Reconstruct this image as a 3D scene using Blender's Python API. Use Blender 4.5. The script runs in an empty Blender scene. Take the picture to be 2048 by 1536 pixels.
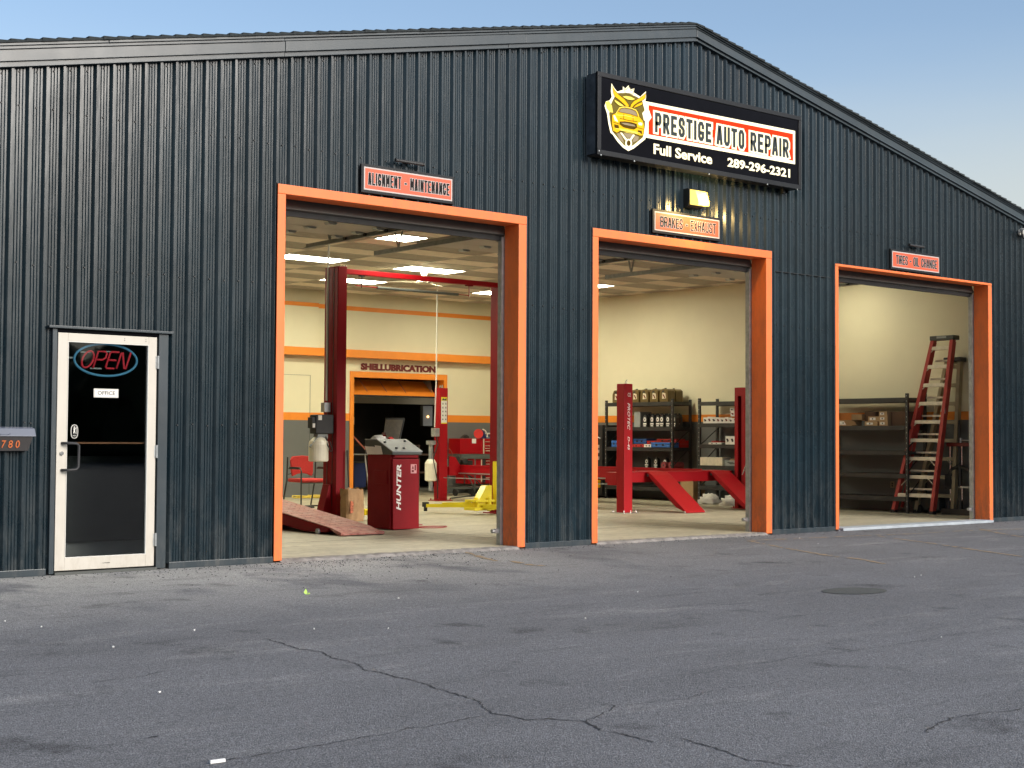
import bpy, bmesh, math, random
from mathutils import Vector, Matrix
random.seed(7)
PI = math.pi
scene = bpy.context.scene
COL = scene.collection

# ------------------------------------------------------------------ camera, world, sun, exposure
cd = bpy.data.cameras.new('camera'); cam = bpy.data.objects.new('camera', cd); COL.objects.link(cam)
cd.sensor_width = 36.0; cd.lens = 2921.948 / 2048 * 36.0; cd.clip_start = 0.1; cd.clip_end = 2000
YAW, PIT, ROL = math.radians(39.54759), math.radians(2.15574), math.radians(0.32315)
fw = Vector((math.sin(YAW) * math.cos(PIT), math.cos(YAW) * math.cos(PIT), math.sin(PIT)))
rt = Vector((math.cos(YAW), -math.sin(YAW), 0)); up = rt.cross(fw)
rt2 = rt * math.cos(ROL) + up * math.sin(ROL); up2 = up * math.cos(ROL) - rt * math.sin(ROL)
CAMY = -12.6214
cam.matrix_world = Matrix(((rt2.x, up2.x, -fw.x, 0), (rt2.y, up2.y, -fw.y, CAMY), (rt2.z, up2.z, -fw.z, 1.2), (0, 0, 0, 1)))
scene.camera = cam

SUN_EL, SUN_AZ = math.radians(27.0), math.radians(166)    # azimuth: clockwise from +Y; the glow is in front of the facade
w = bpy.data.worlds.new('World'); scene.world = w; w.use_nodes = True
nt = w.node_tree; nt.nodes.clear()
sky = nt.nodes.new('ShaderNodeTexSky'); sky.sky_type = 'NISHITA'; sky.sun_disc = False
sky.sun_elevation = SUN_EL; sky.sun_rotation = SUN_AZ
sky.altitude = 100; sky.air_density = 1.0; sky.dust_density = 1.6; sky.ozone_density = 1.1
bg = nt.nodes.new('ShaderNodeBackground'); bg.inputs['Strength'].default_value = 0.062
wo = nt.nodes.new('ShaderNodeOutputWorld')
# pale evening haze low in the sky, the same all the way round
wt = nt.nodes.new('ShaderNodeTexCoord'); wn = nt.nodes.new('ShaderNodeTexNoise'); wn.inputs['Scale'].default_value = 2.2; wn.inputs['Detail'].default_value = 4
wm = nt.nodes.new('ShaderNodeMapping'); wm.inputs['Scale'].default_value = (1, 1, 6); nt.links.new(wt.outputs['Generated'], wm.inputs[0]); nt.links.new(wm.outputs[0], wn.inputs[0])
wsx = nt.nodes.new('ShaderNodeSeparateXYZ'); nt.links.new(wt.outputs['Generated'], wsx.inputs[0])
wa = nt.nodes.new('ShaderNodeMath'); wa.operation = 'MULTIPLY_ADD'; wa.inputs[1].default_value = -.06; nt.links.new(wn.outputs[0], wa.inputs[0]); nt.links.new(wsx.outputs[2], wa.inputs[2])
wr = nt.nodes.new('ShaderNodeMapRange'); wr.interpolation_type = 'SMOOTHSTEP'; wr.inputs[1].default_value = .25; wr.inputs[2].default_value = .09; wr.inputs[4].default_value = .9; nt.links.new(wa.outputs[0], wr.inputs[0])
wx = nt.nodes.new('ShaderNodeMix'); wx.data_type = 'RGBA'; wx.inputs[7].default_value = (3.7, 3.9, 3.75, 1)
nt.links.new(wr.outputs[0], wx.inputs[0]); nt.links.new(sky.outputs[0], wx.inputs[6]); nt.links.new(wx.outputs[2], bg.inputs[0]); nt.links.new(bg.outputs[0], wo.inputs[0])
sd = bpy.data.lights.new('sun', 'SUN'); sd.energy = 1.5; sd.angle = math.radians(34); sd.color = (1, .94, .87)
so = bpy.data.objects.new('sun', sd); COL.objects.link(so)
sdir = Vector((math.sin(SUN_AZ) * math.cos(SUN_EL), math.cos(SUN_AZ) * math.cos(SUN_EL), math.sin(SUN_EL)))
so.rotation_euler = sdir.to_track_quat('Z', 'Y').to_euler()
vs = scene.view_settings; vs.view_transform = 'Standard'; vs.look = 'None'; vs.gamma = 1; vs.exposure = 1.55
vs.use_curve_mapping = False

# ------------------------------------------------------------------ materials
def M(name, col, rough=.5, metal=0., var=.12, scale=4., bump=0., bscale=60., spec=.5, coat=0., emit=None, estr=0., col2=None, stretch=None, thr=None):
    m = bpy.data.materials.new(name); m.use_nodes = True
    t = m.node_tree; N = t.nodes; L = t.links; b = N['Principled BSDF']
    b.inputs['Roughness'].default_value = rough; b.inputs['Metallic'].default_value = metal
    b.inputs['Specular IOR Level'].default_value = spec; b.inputs['Coat Weight'].default_value = coat
    b.inputs['Coat Roughness'].default_value = .12
    tc = N.new('ShaderNodeTexCoord'); mp = N.new('ShaderNodeMapping'); L.new(tc.outputs['Object'], mp.inputs[0])
    if stretch: mp.inputs['Scale'].default_value = stretch
    n = N.new('ShaderNodeTexNoise'); n.inputs['Scale'].default_value = scale; n.inputs['Detail'].default_value = 5
    n.inputs['Roughness'].default_value = .6; L.new(mp.outputs[0], n.inputs['Vector'])
    r = N.new('ShaderNodeValToRGB'); L.new(n.outputs[0], r.inputs[0])
    c2 = col2 or col
    lo, hi = thr or (.3, .7)
    r.color_ramp.elements[0].position = lo; r.color_ramp.elements[1].position = hi
    r.color_ramp.elements[0].color = (*[max(0, c * (1 - var)) for c in col], 1)
    r.color_ramp.elements[1].color = (*[min(1, c * (1 + var)) for c in c2], 1)
    L.new(r.outputs[0], b.inputs['Base Color'])
    if rough < .9:
        rr = N.new('ShaderNodeMapRange'); rr.inputs[3].default_value = max(.02, rough - .07); rr.inputs[4].default_value = min(1, rough + .09)
        n3 = N.new('ShaderNodeTexNoise'); n3.inputs['Scale'].default_value = scale * 3.1; n3.inputs['Detail'].default_value = 3
        L.new(mp.outputs[0], n3.inputs['Vector']); L.new(n3.outputs[0], rr.inputs[0]); L.new(rr.outputs[0], b.inputs['Roughness'])
    if bump:
        n2 = N.new('ShaderNodeTexNoise'); n2.inputs['Scale'].default_value = bscale; n2.inputs['Detail'].default_value = 4
        L.new(mp.outputs[0], n2.inputs['Vector'])
        bp = N.new('ShaderNodeBump'); bp.inputs['Strength'].default_value = bump; bp.inputs['Distance'].default_value = .01
        L.new(n2.outputs[0], bp.inputs['Height']); L.new(bp.outputs[0], b.inputs['Normal'])
    if emit:
        b.inputs['Emission Color'].default_value = (*emit, 1); b.inputs['Emission Strength'].default_value = estr
    return m

MT = {}
MT['orange'] = M('orange_paint', (.80, .165, .032), .45, var=.06, scale=1.3, bump=.05, bscale=6, coat=.03)
MT['iorange'] = M('interior_orange_paint', (.78, .24, .02), .5, var=.05)
MT['cream'] = M('cream_wall_paint', (.68, .625, .44), .55, var=.05, scale=.7, bump=.05, bscale=90)
MT['greyw'] = M('grey_wall_paint', (.13, .135, .13), .5, var=.08, scale=.8, bump=.05, bscale=90)
MT['tile_a'] = M('ceiling_tile_pale', (.74, .66, .54), .85, var=.08, scale=9, bump=.4, bscale=220)
MT['tile_b'] = M('ceiling_tile_dark', (.38, .34, .28), .85, var=.10, scale=9, bump=.4, bscale=220)
MT['grid'] = M('ceiling_grid', (.5, .47, .4), .5)
MT['red'] = M('red_enamel', (.20, .0015, .006), .5, var=.12, scale=2, coat=.0, spec=.22)
MT['red2'] = M('bright_red_enamel', (.34, .003, .008), .45, var=.08, scale=2, coat=.0, spec=.28)
MT['redd'] = M('dusty_red_checker', (.36, .085, .075), .6, var=.25, scale=14, bump=.3, bscale=40, col2=(.48, .2, .15))
MT['yellow'] = M('yellow_enamel', (.85, .70, .02), .4, var=.08, scale=3, coat=.2)
MT['black'] = M('black_metal', (.026, .026, .025), .42, var=.3, scale=6)
MT['blackp'] = M('black_plastic', (.02, .02, .022), .55, var=.2)
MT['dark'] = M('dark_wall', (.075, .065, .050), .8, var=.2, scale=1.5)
MT['steel'] = M('galvanised_steel', (.42, .44, .44), .4, metal=.7, var=.2, scale=14)
MT['chrome'] = M('bright_steel', (.75, .75, .75), .2, metal=1, var=.05)
MT['white'] = M('white_enamel', (.50, .47, .41), .35, var=.04, scale=2.5, bump=.02)
MT['whitep'] = M('white_plastic', (.60, .59, .54), .45, var=.05)
MT['tank'] = M('translucent_tank', (.72, .68, .55), .35, var=.12, scale=3)
MT['grey'] = M('grey_plastic', (.28, .30, .29), .45, var=.1)
MT['dgrey'] = M('dark_grey_plastic', (.06, .065, .06), .5, var=.1)
MT['dgreen'] = M('dark_grey_green_panel', (.10, .11, .10), .5, var=.1)
MT['blue'] = M('blue_plastic', (.03, .13, .42), .4, var=.1)
MT['navy'] = M('navy_plastic', (.015, .03, .12), .45, var=.1)
MT['redp'] = M('red_plastic', (.55, .025, .02), .4, var=.12)
MT['redf'] = M('red_fabric', (.48, .035, .03), .9, var=.12, scale=40, bump=.3, bscale=300)
MT['card'] = M('cardboard', (.40, .26, .13), .85, var=.1, scale=3, bump=.1, bscale=120)
MT['cardd'] = M('dark_cardboard', (.13, .075, .045), .85, var=.15, scale=3, bump=.1, bscale=120)
MT['kraft'] = M('kraft_paper', (.36, .22, .11), .8, var=.2, scale=6, bump=.9, bscale=14)
MT['gold'] = M('bronze_jug_plastic', (.13, .085, .022), .35, var=.2)
MT['wood'] = M('worn_wood', (.12, .065, .03), .6, var=.35, scale=3, stretch=(1, 1, 12))
MT['bag'] = M('white_cloth_bag', (.62, .60, .54), .9, var=.12, scale=9, bump=.8, bscale=14)
MT['floor'] = M('shop_floor_epoxy', (.37, .34, .24), .5, var=.10, scale=1.1, bump=.06, bscale=14, col2=(.44, .405, .29), stretch=(.5, 1.6, 1))
MT['edge'] = M('worn_concrete_edge', (.22, .205, .19), .9, var=.35, scale=9, bump=.8, bscale=30)
MT['sill'] = M('pale_concrete_sill', (.34, .38, .41), .8, var=.15, scale=6, bump=.3, bscale=50)
MT['trim'] = M('dark_slate_trim', (.022, .034, .042), .34, var=.15, scale=2, spec=.5, coat=.15)
MT['screw'] = M('dark_screw', (.012, .014, .015), .5, var=.2)
MT['shingle'] = M('dark_asphalt_shingle', (.022, .028, .030), .95, var=.4, scale=30, bump=.6, bscale=120)
MT['signblk'] = M('black_sign_face', (.004, .004, .006), .16, var=.2, spec=.05)
MT['signbox'] = M('black_sign_cabinet', (.010, .011, .013), .4, var=.2, spec=.25)
MT['signside'] = M('weathered_sign_side', (.07, .085, .10), .5, var=.45, scale=9)
MT['sorange'] = M('sign_orange', (.60, .085, .028), .45, var=.04)
MT['swhite'] = M('sign_white', (.50, .43, .40), .35, var=.03)
MT['sblack'] = M('sign_black', (.010, .009, .009), .5, var=.05, spec=.1)
MT['maroon'] = M('maroon_letters', (.13, .008, .006), .5, var=.05)
MT['asphline'] = M('faded_yellow_paint', (.48, .32, .14), .85, var=.35, scale=25, col2=(.26, .21, .15))
MT['crack'] = M('crack_dark', (.028, .028, .030), 1., var=.3)
MT['patch'] = M('round_patch', (.070, .075, .070), .95, var=.15, scale=20, bump=.4, bscale=200)
MT['litter'] = M('white_litter', (.75, .75, .72), .7)
MT['leafg'] = M('green_leaf', (.35, .55, .08), .6)
MT['beige'] = M('beige_fibreglass', (.36, .30, .18), .5, var=.15)
MT['alum'] = M('cream_aluminium', (.72, .66, .52), .4, metal=.2, var=.12, scale=12)
MT['door_in'] = M('overhead_door_skin', (.42, .38, .33), .5, var=.06, scale=2)
MT['door_dim'] = M('overhead_door_dimmed', (.11, .105, .095), .5, var=.08, scale=2)  # darker colour stands in for shade on the bottom section, which the sun hits
MT['treed'] = M('dark_foliage', (.035, .055, .025), .9, var=.5, scale=2)
MT['rubber'] = M('black_rubber', (.012, .012, .012), .7, var=.2)
MT['copper'] = M('bronze_push_bar', (.22, .10, .05), .4, metal=.6)
MT['paper'] = M('white_paper', (.75, .73, .68), .8, var=.06, scale=8)
MT['mbox'] = M('mailbox_black', (.045, .042, .042), .45, var=.1)
MT['mlid'] = M('mailbox_lid_slate', (.10, .115, .15), .4, var=.1)
MT['num'] = M('orange_number', (.85, .28, .10), .4, var=.05)
MT['rail'] = M('dull_galvanised_rail', (.22, .23, .22), .5, metal=.3, var=.2, scale=14)
def E(name, col, s, base=None):
    return M(name, base or tuple(c * .45 for c in col), .35, var=.03, spec=.08, emit=col, estr=s)
MT['tube'] = E('ceiling_light_diffuser', (1., .96, .74), 13., (.8, .8, .7))
MT['ecream'] = E('backlit_cream', (1., .90, .60), .40)
MT['ered'] = E('backlit_red', (1., .040, .001), .42, (.25, .004, .0))
MT['egold'] = E('backlit_gold', (.85, .46, .008), .34)
MT['egold2'] = E('backlit_pale_gold', (.95, .74, .12), .32)
MT['eolive'] = E('backlit_olive', (.16, .12, .02), .26)
MT['egrey'] = E('backlit_grey_brown', (.36, .28, .17), .22)
MT['eline'] = E('backlit_dark_line', (.10, .055, .0), .2)
MT['eletter'] = M('dark_sign_letter', (.010, .016, .016), .3)
MT['lens'] = E('lit_lens_prism', (1., .68, .14), .7)
MT['bulb'] = E('lit_bulb_glow', (1., .9, .6), 40.)
MT['neonr'] = E('neon_red_tube', (.62, .03, .05), .14, (.4, .03, .04))
MT['neonb'] = E('neon_blue_tube', (.06, .22, .36), .13, (.08, .24, .36))

# siding: glossy painted steel with slight waviness, dust and per-sheet tone
def siding_mat():
    m = M('ribbed_steel_siding', (.006, .015, .021), .26, var=.18, scale=1.2, spec=.35, coat=.32)
    t = m.node_tree; N = t.nodes; L = t.links; b = N['Principled BSDF']
    b.inputs['Metallic'].default_value = .0; b.inputs['Coat Roughness'].default_value = .17
    tc = N.new('ShaderNodeTexCoord')
    mp = N.new('ShaderNodeMapping'); mp.inputs['Scale'].default_value = (2.2, 2.2, .5); L.new(tc.outputs['Object'], mp.inputs[0])
    n = N.new('ShaderNodeTexNoise'); n.inputs['Scale'].default_value = 2.2; n.inputs['Detail'].default_value = 3; L.new(mp.outputs[0], n.inputs[0])
    mp2 = N.new('ShaderNodeMapping'); mp2.inputs['Scale'].default_value = (30, 30, 1.2); L.new(tc.outputs['Object'], mp2.inputs[0])
    n2 = N.new('ShaderNodeTexNoise'); n2.inputs['Scale'].default_value = 1.5; n2.inputs['Detail'].default_value = 4; L.new(mp2.outputs[0], n2.inputs[0])
    ad = N.new('ShaderNodeMath'); ad.operation = 'MULTIPLY_ADD'; ad.inputs[1].default_value = .035
    L.new(n2.outputs[0], ad.inputs[0]); L.new(n.outputs[0], ad.inputs[2])
    bp = N.new('ShaderNodeBump'); bp.inputs['Strength'].default_value = .35; bp.inputs['Distance'].default_value = .02
    L.new(ad.outputs[0], bp.inputs['Height']); L.new(bp.outputs[0], b.inputs['Normal']); L.new(bp.outputs[0], b.inputs['Coat Normal'])
    oi = N.new('ShaderNodeObjectInfo'); mr = N.new('ShaderNodeMapRange'); mr.inputs[3].default_value = .8; mr.inputs[4].default_value = 1.25
    L.new(oi.outputs['Random'], mr.inputs[0])
    src = b.inputs['Base Color'].links[0].from_socket
    mx = N.new('ShaderNodeVectorMath'); mx.operation = 'SCALE'; L.new(src, mx.inputs[0]); L.new(mr.outputs[0], mx.inputs['Scale'])
    L.new(mx.outputs[0], b.inputs['Base Color'])
    return m
MT['siding'] = siding_mat()

def asphalt_mat():
    m = bpy.data.materials.new('worn_asphalt'); m.use_nodes = True
    t = m.node_tree; N = t.nodes; L = t.links; b = N['Principled BSDF']
    b.inputs['Roughness'].default_value = .92; b.inputs['Specular IOR Level'].default_value = .25
    tc = N.new('ShaderNodeTexCoord')
    def noise(sc, det=5, stretch=None, rough=.6):
        v = tc.outputs['Object']
        if stretch:
            mp = N.new('ShaderNodeMapping'); mp.inputs['Scale'].default_value = stretch; L.new(v, mp.inputs[0]); v = mp.outputs[0]
        n = N.new('ShaderNodeTexNoise'); n.inputs['Scale'].default_value = sc; n.inputs['Detail'].default_value = det; n.inputs['Roughness'].default_value = rough
        L.new(v, n.inputs['Vector']); return n.outputs[0]
    def ramp(v, stops):
        r = N.new('ShaderNodeValToRGB'); L.new(v, r.inputs[0]); e = r.color_ramp.elements
        e[0].position, e[0].color = stops[0][0], (*[stops[0][1]] * 3, 1); e[1].position, e[1].color = stops[-1][0], (*[stops[-1][1]] * 3, 1)
        for p, c in stops[1:-1]:
            q = e.new(p); q.color = (c, c, c, 1)
        return r.outputs[0]
    def math_(op, a, c):
        k = N.new('ShaderNodeMath'); k.operation = op
        for i, x in enumerate((a, c)):
            if isinstance(x, (int, float)): k.inputs[i].default_value = x
            else: L.new(x, k.inputs[i])
        return k.outputs[0]
    big = ramp(noise(.45, 5), [(.3, .90), (.7, 1.10)])
    tyre = ramp(noise(.7, 7, (.5, 1.2, 1), .7), [(.30, .84), (.46, 1.), (.75, 1.08)])
    fine = ramp(noise(150, 2, rough=.5), [(.32, .50), (.5, .95), (.70, 1.65)])
    mid = ramp(noise(38, 4), [(.35, .86), (.65, 1.14)])
    v = math_('MULTIPLY', math_('MULTIPLY', big, tyre), math_('MULTIPLY', fine, mid))
    # pale dust and old concrete showing near the threshold
    sp = N.new('ShaderNodeSeparateXYZ'); L.new(tc.outputs['Object'], sp.inputs[0])
    mr = N.new('ShaderNodeMapRange'); mr.inputs[1].default_value = -4.0; mr.inputs[2].default_value = -.9; L.new(sp.outputs[1], mr.inputs[0])
    mrx = N.new('ShaderNodeMapRange'); mrx.inputs[1].default_value = 12.5; mrx.inputs[2].default_value = 8.0; L.new(sp.outputs[0], mrx.inputs[0])
    near = math_('MULTIPLY', mr.outputs[0], mrx.outputs[0])
    st = math_('MULTIPLY', near, ramp(noise(1.1, 6, (1, .55, 1), .65), [(.36, 0), (.50, 1.)]))
    pale = math_('MULTIPLY', st, .8)
    strk = math_('MULTIPLY', ramp(noise(1.3, 6, (.45, 1.6, 1), .72), [(.54, 0), (.70, .28)]), 1.)
    pale = math_('MAXIMUM', pale, strk)
    oil = ramp(noise(1.9, 6, (1, .8, 1), .62), [(.60, 1.), (.72, .50)])
    scuff = ramp(noise(2.6, 6, (.25, 1.4, 1), .75), [(.56, 1.), (.68, .74)])
    v = math_('MULTIPLY', v, math_('MULTIPLY', oil, scuff))
    base = N.new('ShaderNodeMix'); base.data_type = 'RGBA'
    base.inputs[6].default_value = (.168, .171, .178, 1); base.inputs[7].default_value = (.40, .395, .37, 1)
    L.new(pale, base.inputs[0])
    mx = N.new('ShaderNodeVectorMath'); mx.operation = 'SCALE'; L.new(base.outputs[2], mx.inputs[0]); L.new(v, mx.inputs['Scale'])
    L.new(mx.outputs[0], b.inputs['Base Color'])
    bp = N.new('ShaderNodeBump'); bp.inputs['Strength'].default_value = .7; bp.inputs['Distance'].default_value = .006
    L.new(fine, bp.inputs['Height']); L.new(bp.outputs[0], b.inputs['Normal'])
    return m
MT['asphalt'] = asphalt_mat()

def grime(m, col=(.10, .085, .07), h=.45, amt=.75, all_over=.18):
    t = m.node_tree; N = t.nodes; L = t.links; b = N['Principled BSDF']; src = b.inputs['Base Color'].links[0].from_socket
    tc = N.new('ShaderNodeTexCoord'); sp = N.new('ShaderNodeSeparateXYZ'); L.new(tc.outputs['Object'], sp.inputs[0])
    mr = N.new('ShaderNodeMapRange'); mr.inputs[1].default_value = h; mr.inputs[2].default_value = 0; L.new(sp.outputs[2], mr.inputs[0])
    n = N.new('ShaderNodeTexNoise'); n.inputs['Scale'].default_value = 7; n.inputs['Detail'].default_value = 8; n.inputs['Roughness'].default_value = .75
    mp = N.new('ShaderNodeMapping'); mp.inputs['Scale'].default_value = (1, 1, .35); L.new(tc.outputs['Object'], mp.inputs[0]); L.new(mp.outputs[0], n.inputs[0])
    r = N.new('ShaderNodeValToRGB'); r.color_ramp.elements[0].position = .45; r.color_ramp.elements[1].position = .70; L.new(n.outputs[0], r.inputs[0])
    ad = N.new('ShaderNodeMath'); ad.operation = 'MULTIPLY_ADD'; ad.inputs[1].default_value = amt; ad.inputs[2].default_value = all_over; L.new(mr.outputs[0], ad.inputs[0])
    mu = N.new('ShaderNodeMath'); mu.operation = 'MULTIPLY'; mu.use_clamp = True; L.new(ad.outputs[0], mu.inputs[0]); L.new(r.outputs[0], mu.inputs[1])
    mx = N.new('ShaderNodeMix'); mx.data_type = 'RGBA'; mx.inputs[7].default_value = (*col, 1); L.new(mu.outputs[0], mx.inputs[0]); L.new(src, mx.inputs[6]); L.new(mx.outputs[2], b.inputs['Base Color'])
grime(MT['orange'], (.34, .10, .045), .5, .8, .42); grime(MT['siding'], (.075, .080, .078), .9, .55, .10); grime(MT['floor'], (.17, .145, .10), 1e9, 0., .75); grime(MT['redd'], (.5, .38, .30), 1e9, 0, .5); grime(MT['white'], (.32, .28, .22), .4, .5, .12); grime(MT['trim'], (.09, .09, .085), .3, .6, .15)

def glass_mat():
    m = bpy.data.materials.new('door_glass'); m.use_nodes = True; t = m.node_tree; N = t.nodes; L = t.links; N.clear()
    o = N.new('ShaderNodeOutputMaterial'); mx = N.new('ShaderNodeMixShader'); tr = N.new('ShaderNodeBsdfTransparent'); gl = N.new('ShaderNodeBsdfGlossy')
    fr = N.new('ShaderNodeFresnel'); fr.inputs[0].default_value = 1.5; gl.inputs['Roughness'].default_value = .02
    tr.inputs[0].default_value = (.75, .78, .78, 1); gl.inputs[0].default_value = (.9, .9, .9, 1)
    L.new(fr.outputs[0], mx.inputs[0]); L.new(tr.outputs[0], mx.inputs[1]); L.new(gl.outputs[0], mx.inputs[2]); L.new(mx.outputs[0], o.inputs[0])
    return m
MT['glass'] = glass_mat()

# ------------------------------------------------------------------ geometry helpers
class B:
    def __init__(s): s.v = []; s.f = []
    def add(s, vs, fs):
        o = len(s.v); s.v += [tuple(p) for p in vs]; s.f += [tuple(i + o for i in f) for f in fs]; return s
    def box(s, x0, x1, y0, y1, z0, z1):
        if x0 > x1: x0, x1 = x1, x0
        if y0 > y1: y0, y1 = y1, y0
        if z0 > z1: z0, z1 = z1, z0
        return s.add([(x0, y0, z0), (x1, y0, z0), (x1, y1, z0), (x0, y1, z0), (x0, y0, z1), (x1, y0, z1), (x1, y1, z1), (x0, y1, z1)],
                     [(0, 3, 2, 1), (4, 5, 6, 7), (0, 1, 5, 4), (1, 2, 6, 5), (2, 3, 7, 6), (3, 0, 4, 7)])
    def prism(s, pts, a0, a1, ax='y'):
        """polygon pts swept along axis ax from a0 to a1. ax='y': pts are (x,z); 'x': (y,z); 'z': (x,y)"""
        f = {'y': lambda p, a: (p[0], a, p[1]), 'x': lambda p, a: (a, p[0], p[1]), 'z': lambda p, a: (p[0], p[1], a)}[ax]
        n = len(pts)
        return s.add([f(p, a0) for p in pts] + [f(p, a1) for p in pts],
                     [tuple(range(n)), tuple(range(2 * n - 1, n - 1, -1))] + [(i, i + n, (i + 1) % n + n, (i + 1) % n) for i in range(n)])
    def cyl(s, p0, p1, r, seg=12, r2=None):
        p0 = Vector(p0); p1 = Vector(p1); r2 = r if r2 is None else r2
        d = (p1 - p0).normalized(); a = d.orthogonal().normalized(); b = d.cross(a)
        vs = [p0 + (a * math.cos(t) + b * math.sin(t)) * r for t in [2 * PI * i / seg for i in range(seg)]]
        vs += [p1 + (a * math.cos(t) + b * math.sin(t)) * r2 for t in [2 * PI * i / seg for i in range(seg)]]
        return s.add(vs, [tuple(range(seg - 1, -1, -1)), tuple(range(seg, 2 * seg))] + [(i, (i + 1) % seg, (i + 1) % seg + seg, i + seg) for i in range(seg)])
    def bar(s, p0, p1, w_, h_, upv=(0, 0, 1)):
        p0 = Vector(p0); p1 = Vector(p1); d = (p1 - p0).normalized(); u = Vector(upv)
        a = d.cross(u)
        a = d.orthogonal() if a.length < 1e-4 else a
        a = a.normalized() * w_ / 2; b = a.normalized().cross(d).normalized() * h_ / 2
        vs = [p + x * a + y * b for p in (p0, p1) for x, y in ((-1, -1), (1, -1), (1, 1), (-1, 1))]
        return s.add(vs, [(3, 2, 1, 0), (4, 5, 6, 7), (0, 1, 5, 4), (1, 2, 6, 5), (2, 3, 7, 6), (3, 0, 4, 7)])
    def tube(s, pts, r, seg=8, closed=False):
        P = [Vector(p) for p in pts]; n = len(P); rings = []
        a = None
        for i in range(n):
            if closed: d = (P[(i + 1) % n] - P[i - 1]).normalized()
            else: d = (P[min(i + 1, n - 1)] - P[max(i - 1, 0)]).normalized()
            a = d.orthogonal().normalized() if a is None else (a - d * a.dot(d)).normalized()
            b = d.cross(a); rings.append([P[i] + (a * math.cos(t) + b * math.sin(t)) * r for t in [2 * PI * k / seg for k in range(seg)]])
        vs = [v for R_ in rings for v in R_]; fs = []
        for i in range(n if closed else n - 1):
            j = (i + 1) % n
            for k in range(seg): fs.append((i * seg + k, i * seg + (k + 1) % seg, j * seg + (k + 1) % seg, j * seg + k))
        if not closed: fs += [tuple(range(seg - 1, -1, -1)), tuple((n - 1) * seg + k for k in range(seg))]
        return s.add(vs, fs)
    def lathe(s, cx, cy, prof, seg=16):
        """prof: (r, z) pairs, bottom to top"""
        vs = []; fs = []
        for r, z in prof:
            vs += [(cx + r * math.cos(2 * PI * k / seg), cy + r * math.sin(2 * PI * k / seg), z) for k in range(seg)]
        n = len(prof)
        for i in range(n - 1):
            for k in range(seg): fs.append((i * seg + k, i * seg + (k + 1) % seg, (i + 1) * seg + (k + 1) % seg, (i + 1) * seg + k))
        fs += [tuple(range(seg - 1, -1, -1)), tuple((n - 1) * seg + k for k in range(seg))]
        return s.add(vs, fs)
    def xf(s, fn): s.v = [tuple(fn(Vector(p))) for p in s.v]; return s
    def join(s, o): return s.add(o.v, o.f)

def off(p):
    v = Vector((0, 0, 0))
    while p: v = v + p.location; p = p.parent
    return v
def tag(o, label=None, cat=None, group=None, kind=None):
    if label: o['label'] = label
    if cat: o['category'] = cat
    if group: o['group'] = group
    if kind: o['kind'] = kind
    return o
def thing(name, label, cat, loc=(0, 0, 0), group=None):
    o = bpy.data.objects.new(name, None); COL.objects.link(o); o.location = loc; o.empty_display_size = .1
    return tag(o, label, cat, group)
def obj(name, b, mat, parent=None, loc=None, bevel=0, smooth=False, label=None, kind=None, cat=None, group=None):
    """b holds world coordinates; the mesh is stored relative to the parent chain (or to loc)"""
    me = bpy.data.meshes.new(name)
    o = bpy.data.objects.new(name, me); COL.objects.link(o)
    if parent: o.parent = parent
    o.location = loc or (0, 0, 0)
    d = off(o); me.from_pydata([tuple(Vector(p) - d) for p in b.v], [], b.f)
    bm = bmesh.new(); bm.from_mesh(me); bmesh.ops.recalc_face_normals(bm, faces=bm.faces)
    if bevel:
        ed = [e for e in bm.edges if len(e.link_faces) == 2 and e.calc_face_angle(0) > .6]
        bmesh.ops.bevel(bm, geom=ed, offset=bevel, segments=2, profile=.6, affect='EDGES')
    bm.to_mesh(me); bm.free()
    if smooth:
        for p in me.polygons: p.use_smooth = True
    me.materials.append(MT[mat] if isinstance(mat, str) else mat)
    return tag(o, label, cat, group, kind)
def copy_tree(o, parent=None):
    c = o.copy(); COL.objects.link(c)
    if parent: c.parent = parent
    for ch in list(o.children): copy_tree(ch, c)
    return c
def dup(o, loc, label=None, rz=None):
    c = copy_tree(o); c.location = loc
    if rz is not None: c.rotation_euler.z = rz
    if label: c['label'] = label
    return c
def pf(x, z, y):
    k = (y - CAMY) / -CAMY
    return x * k, 1.2 + (z - 1.2) * k

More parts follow.
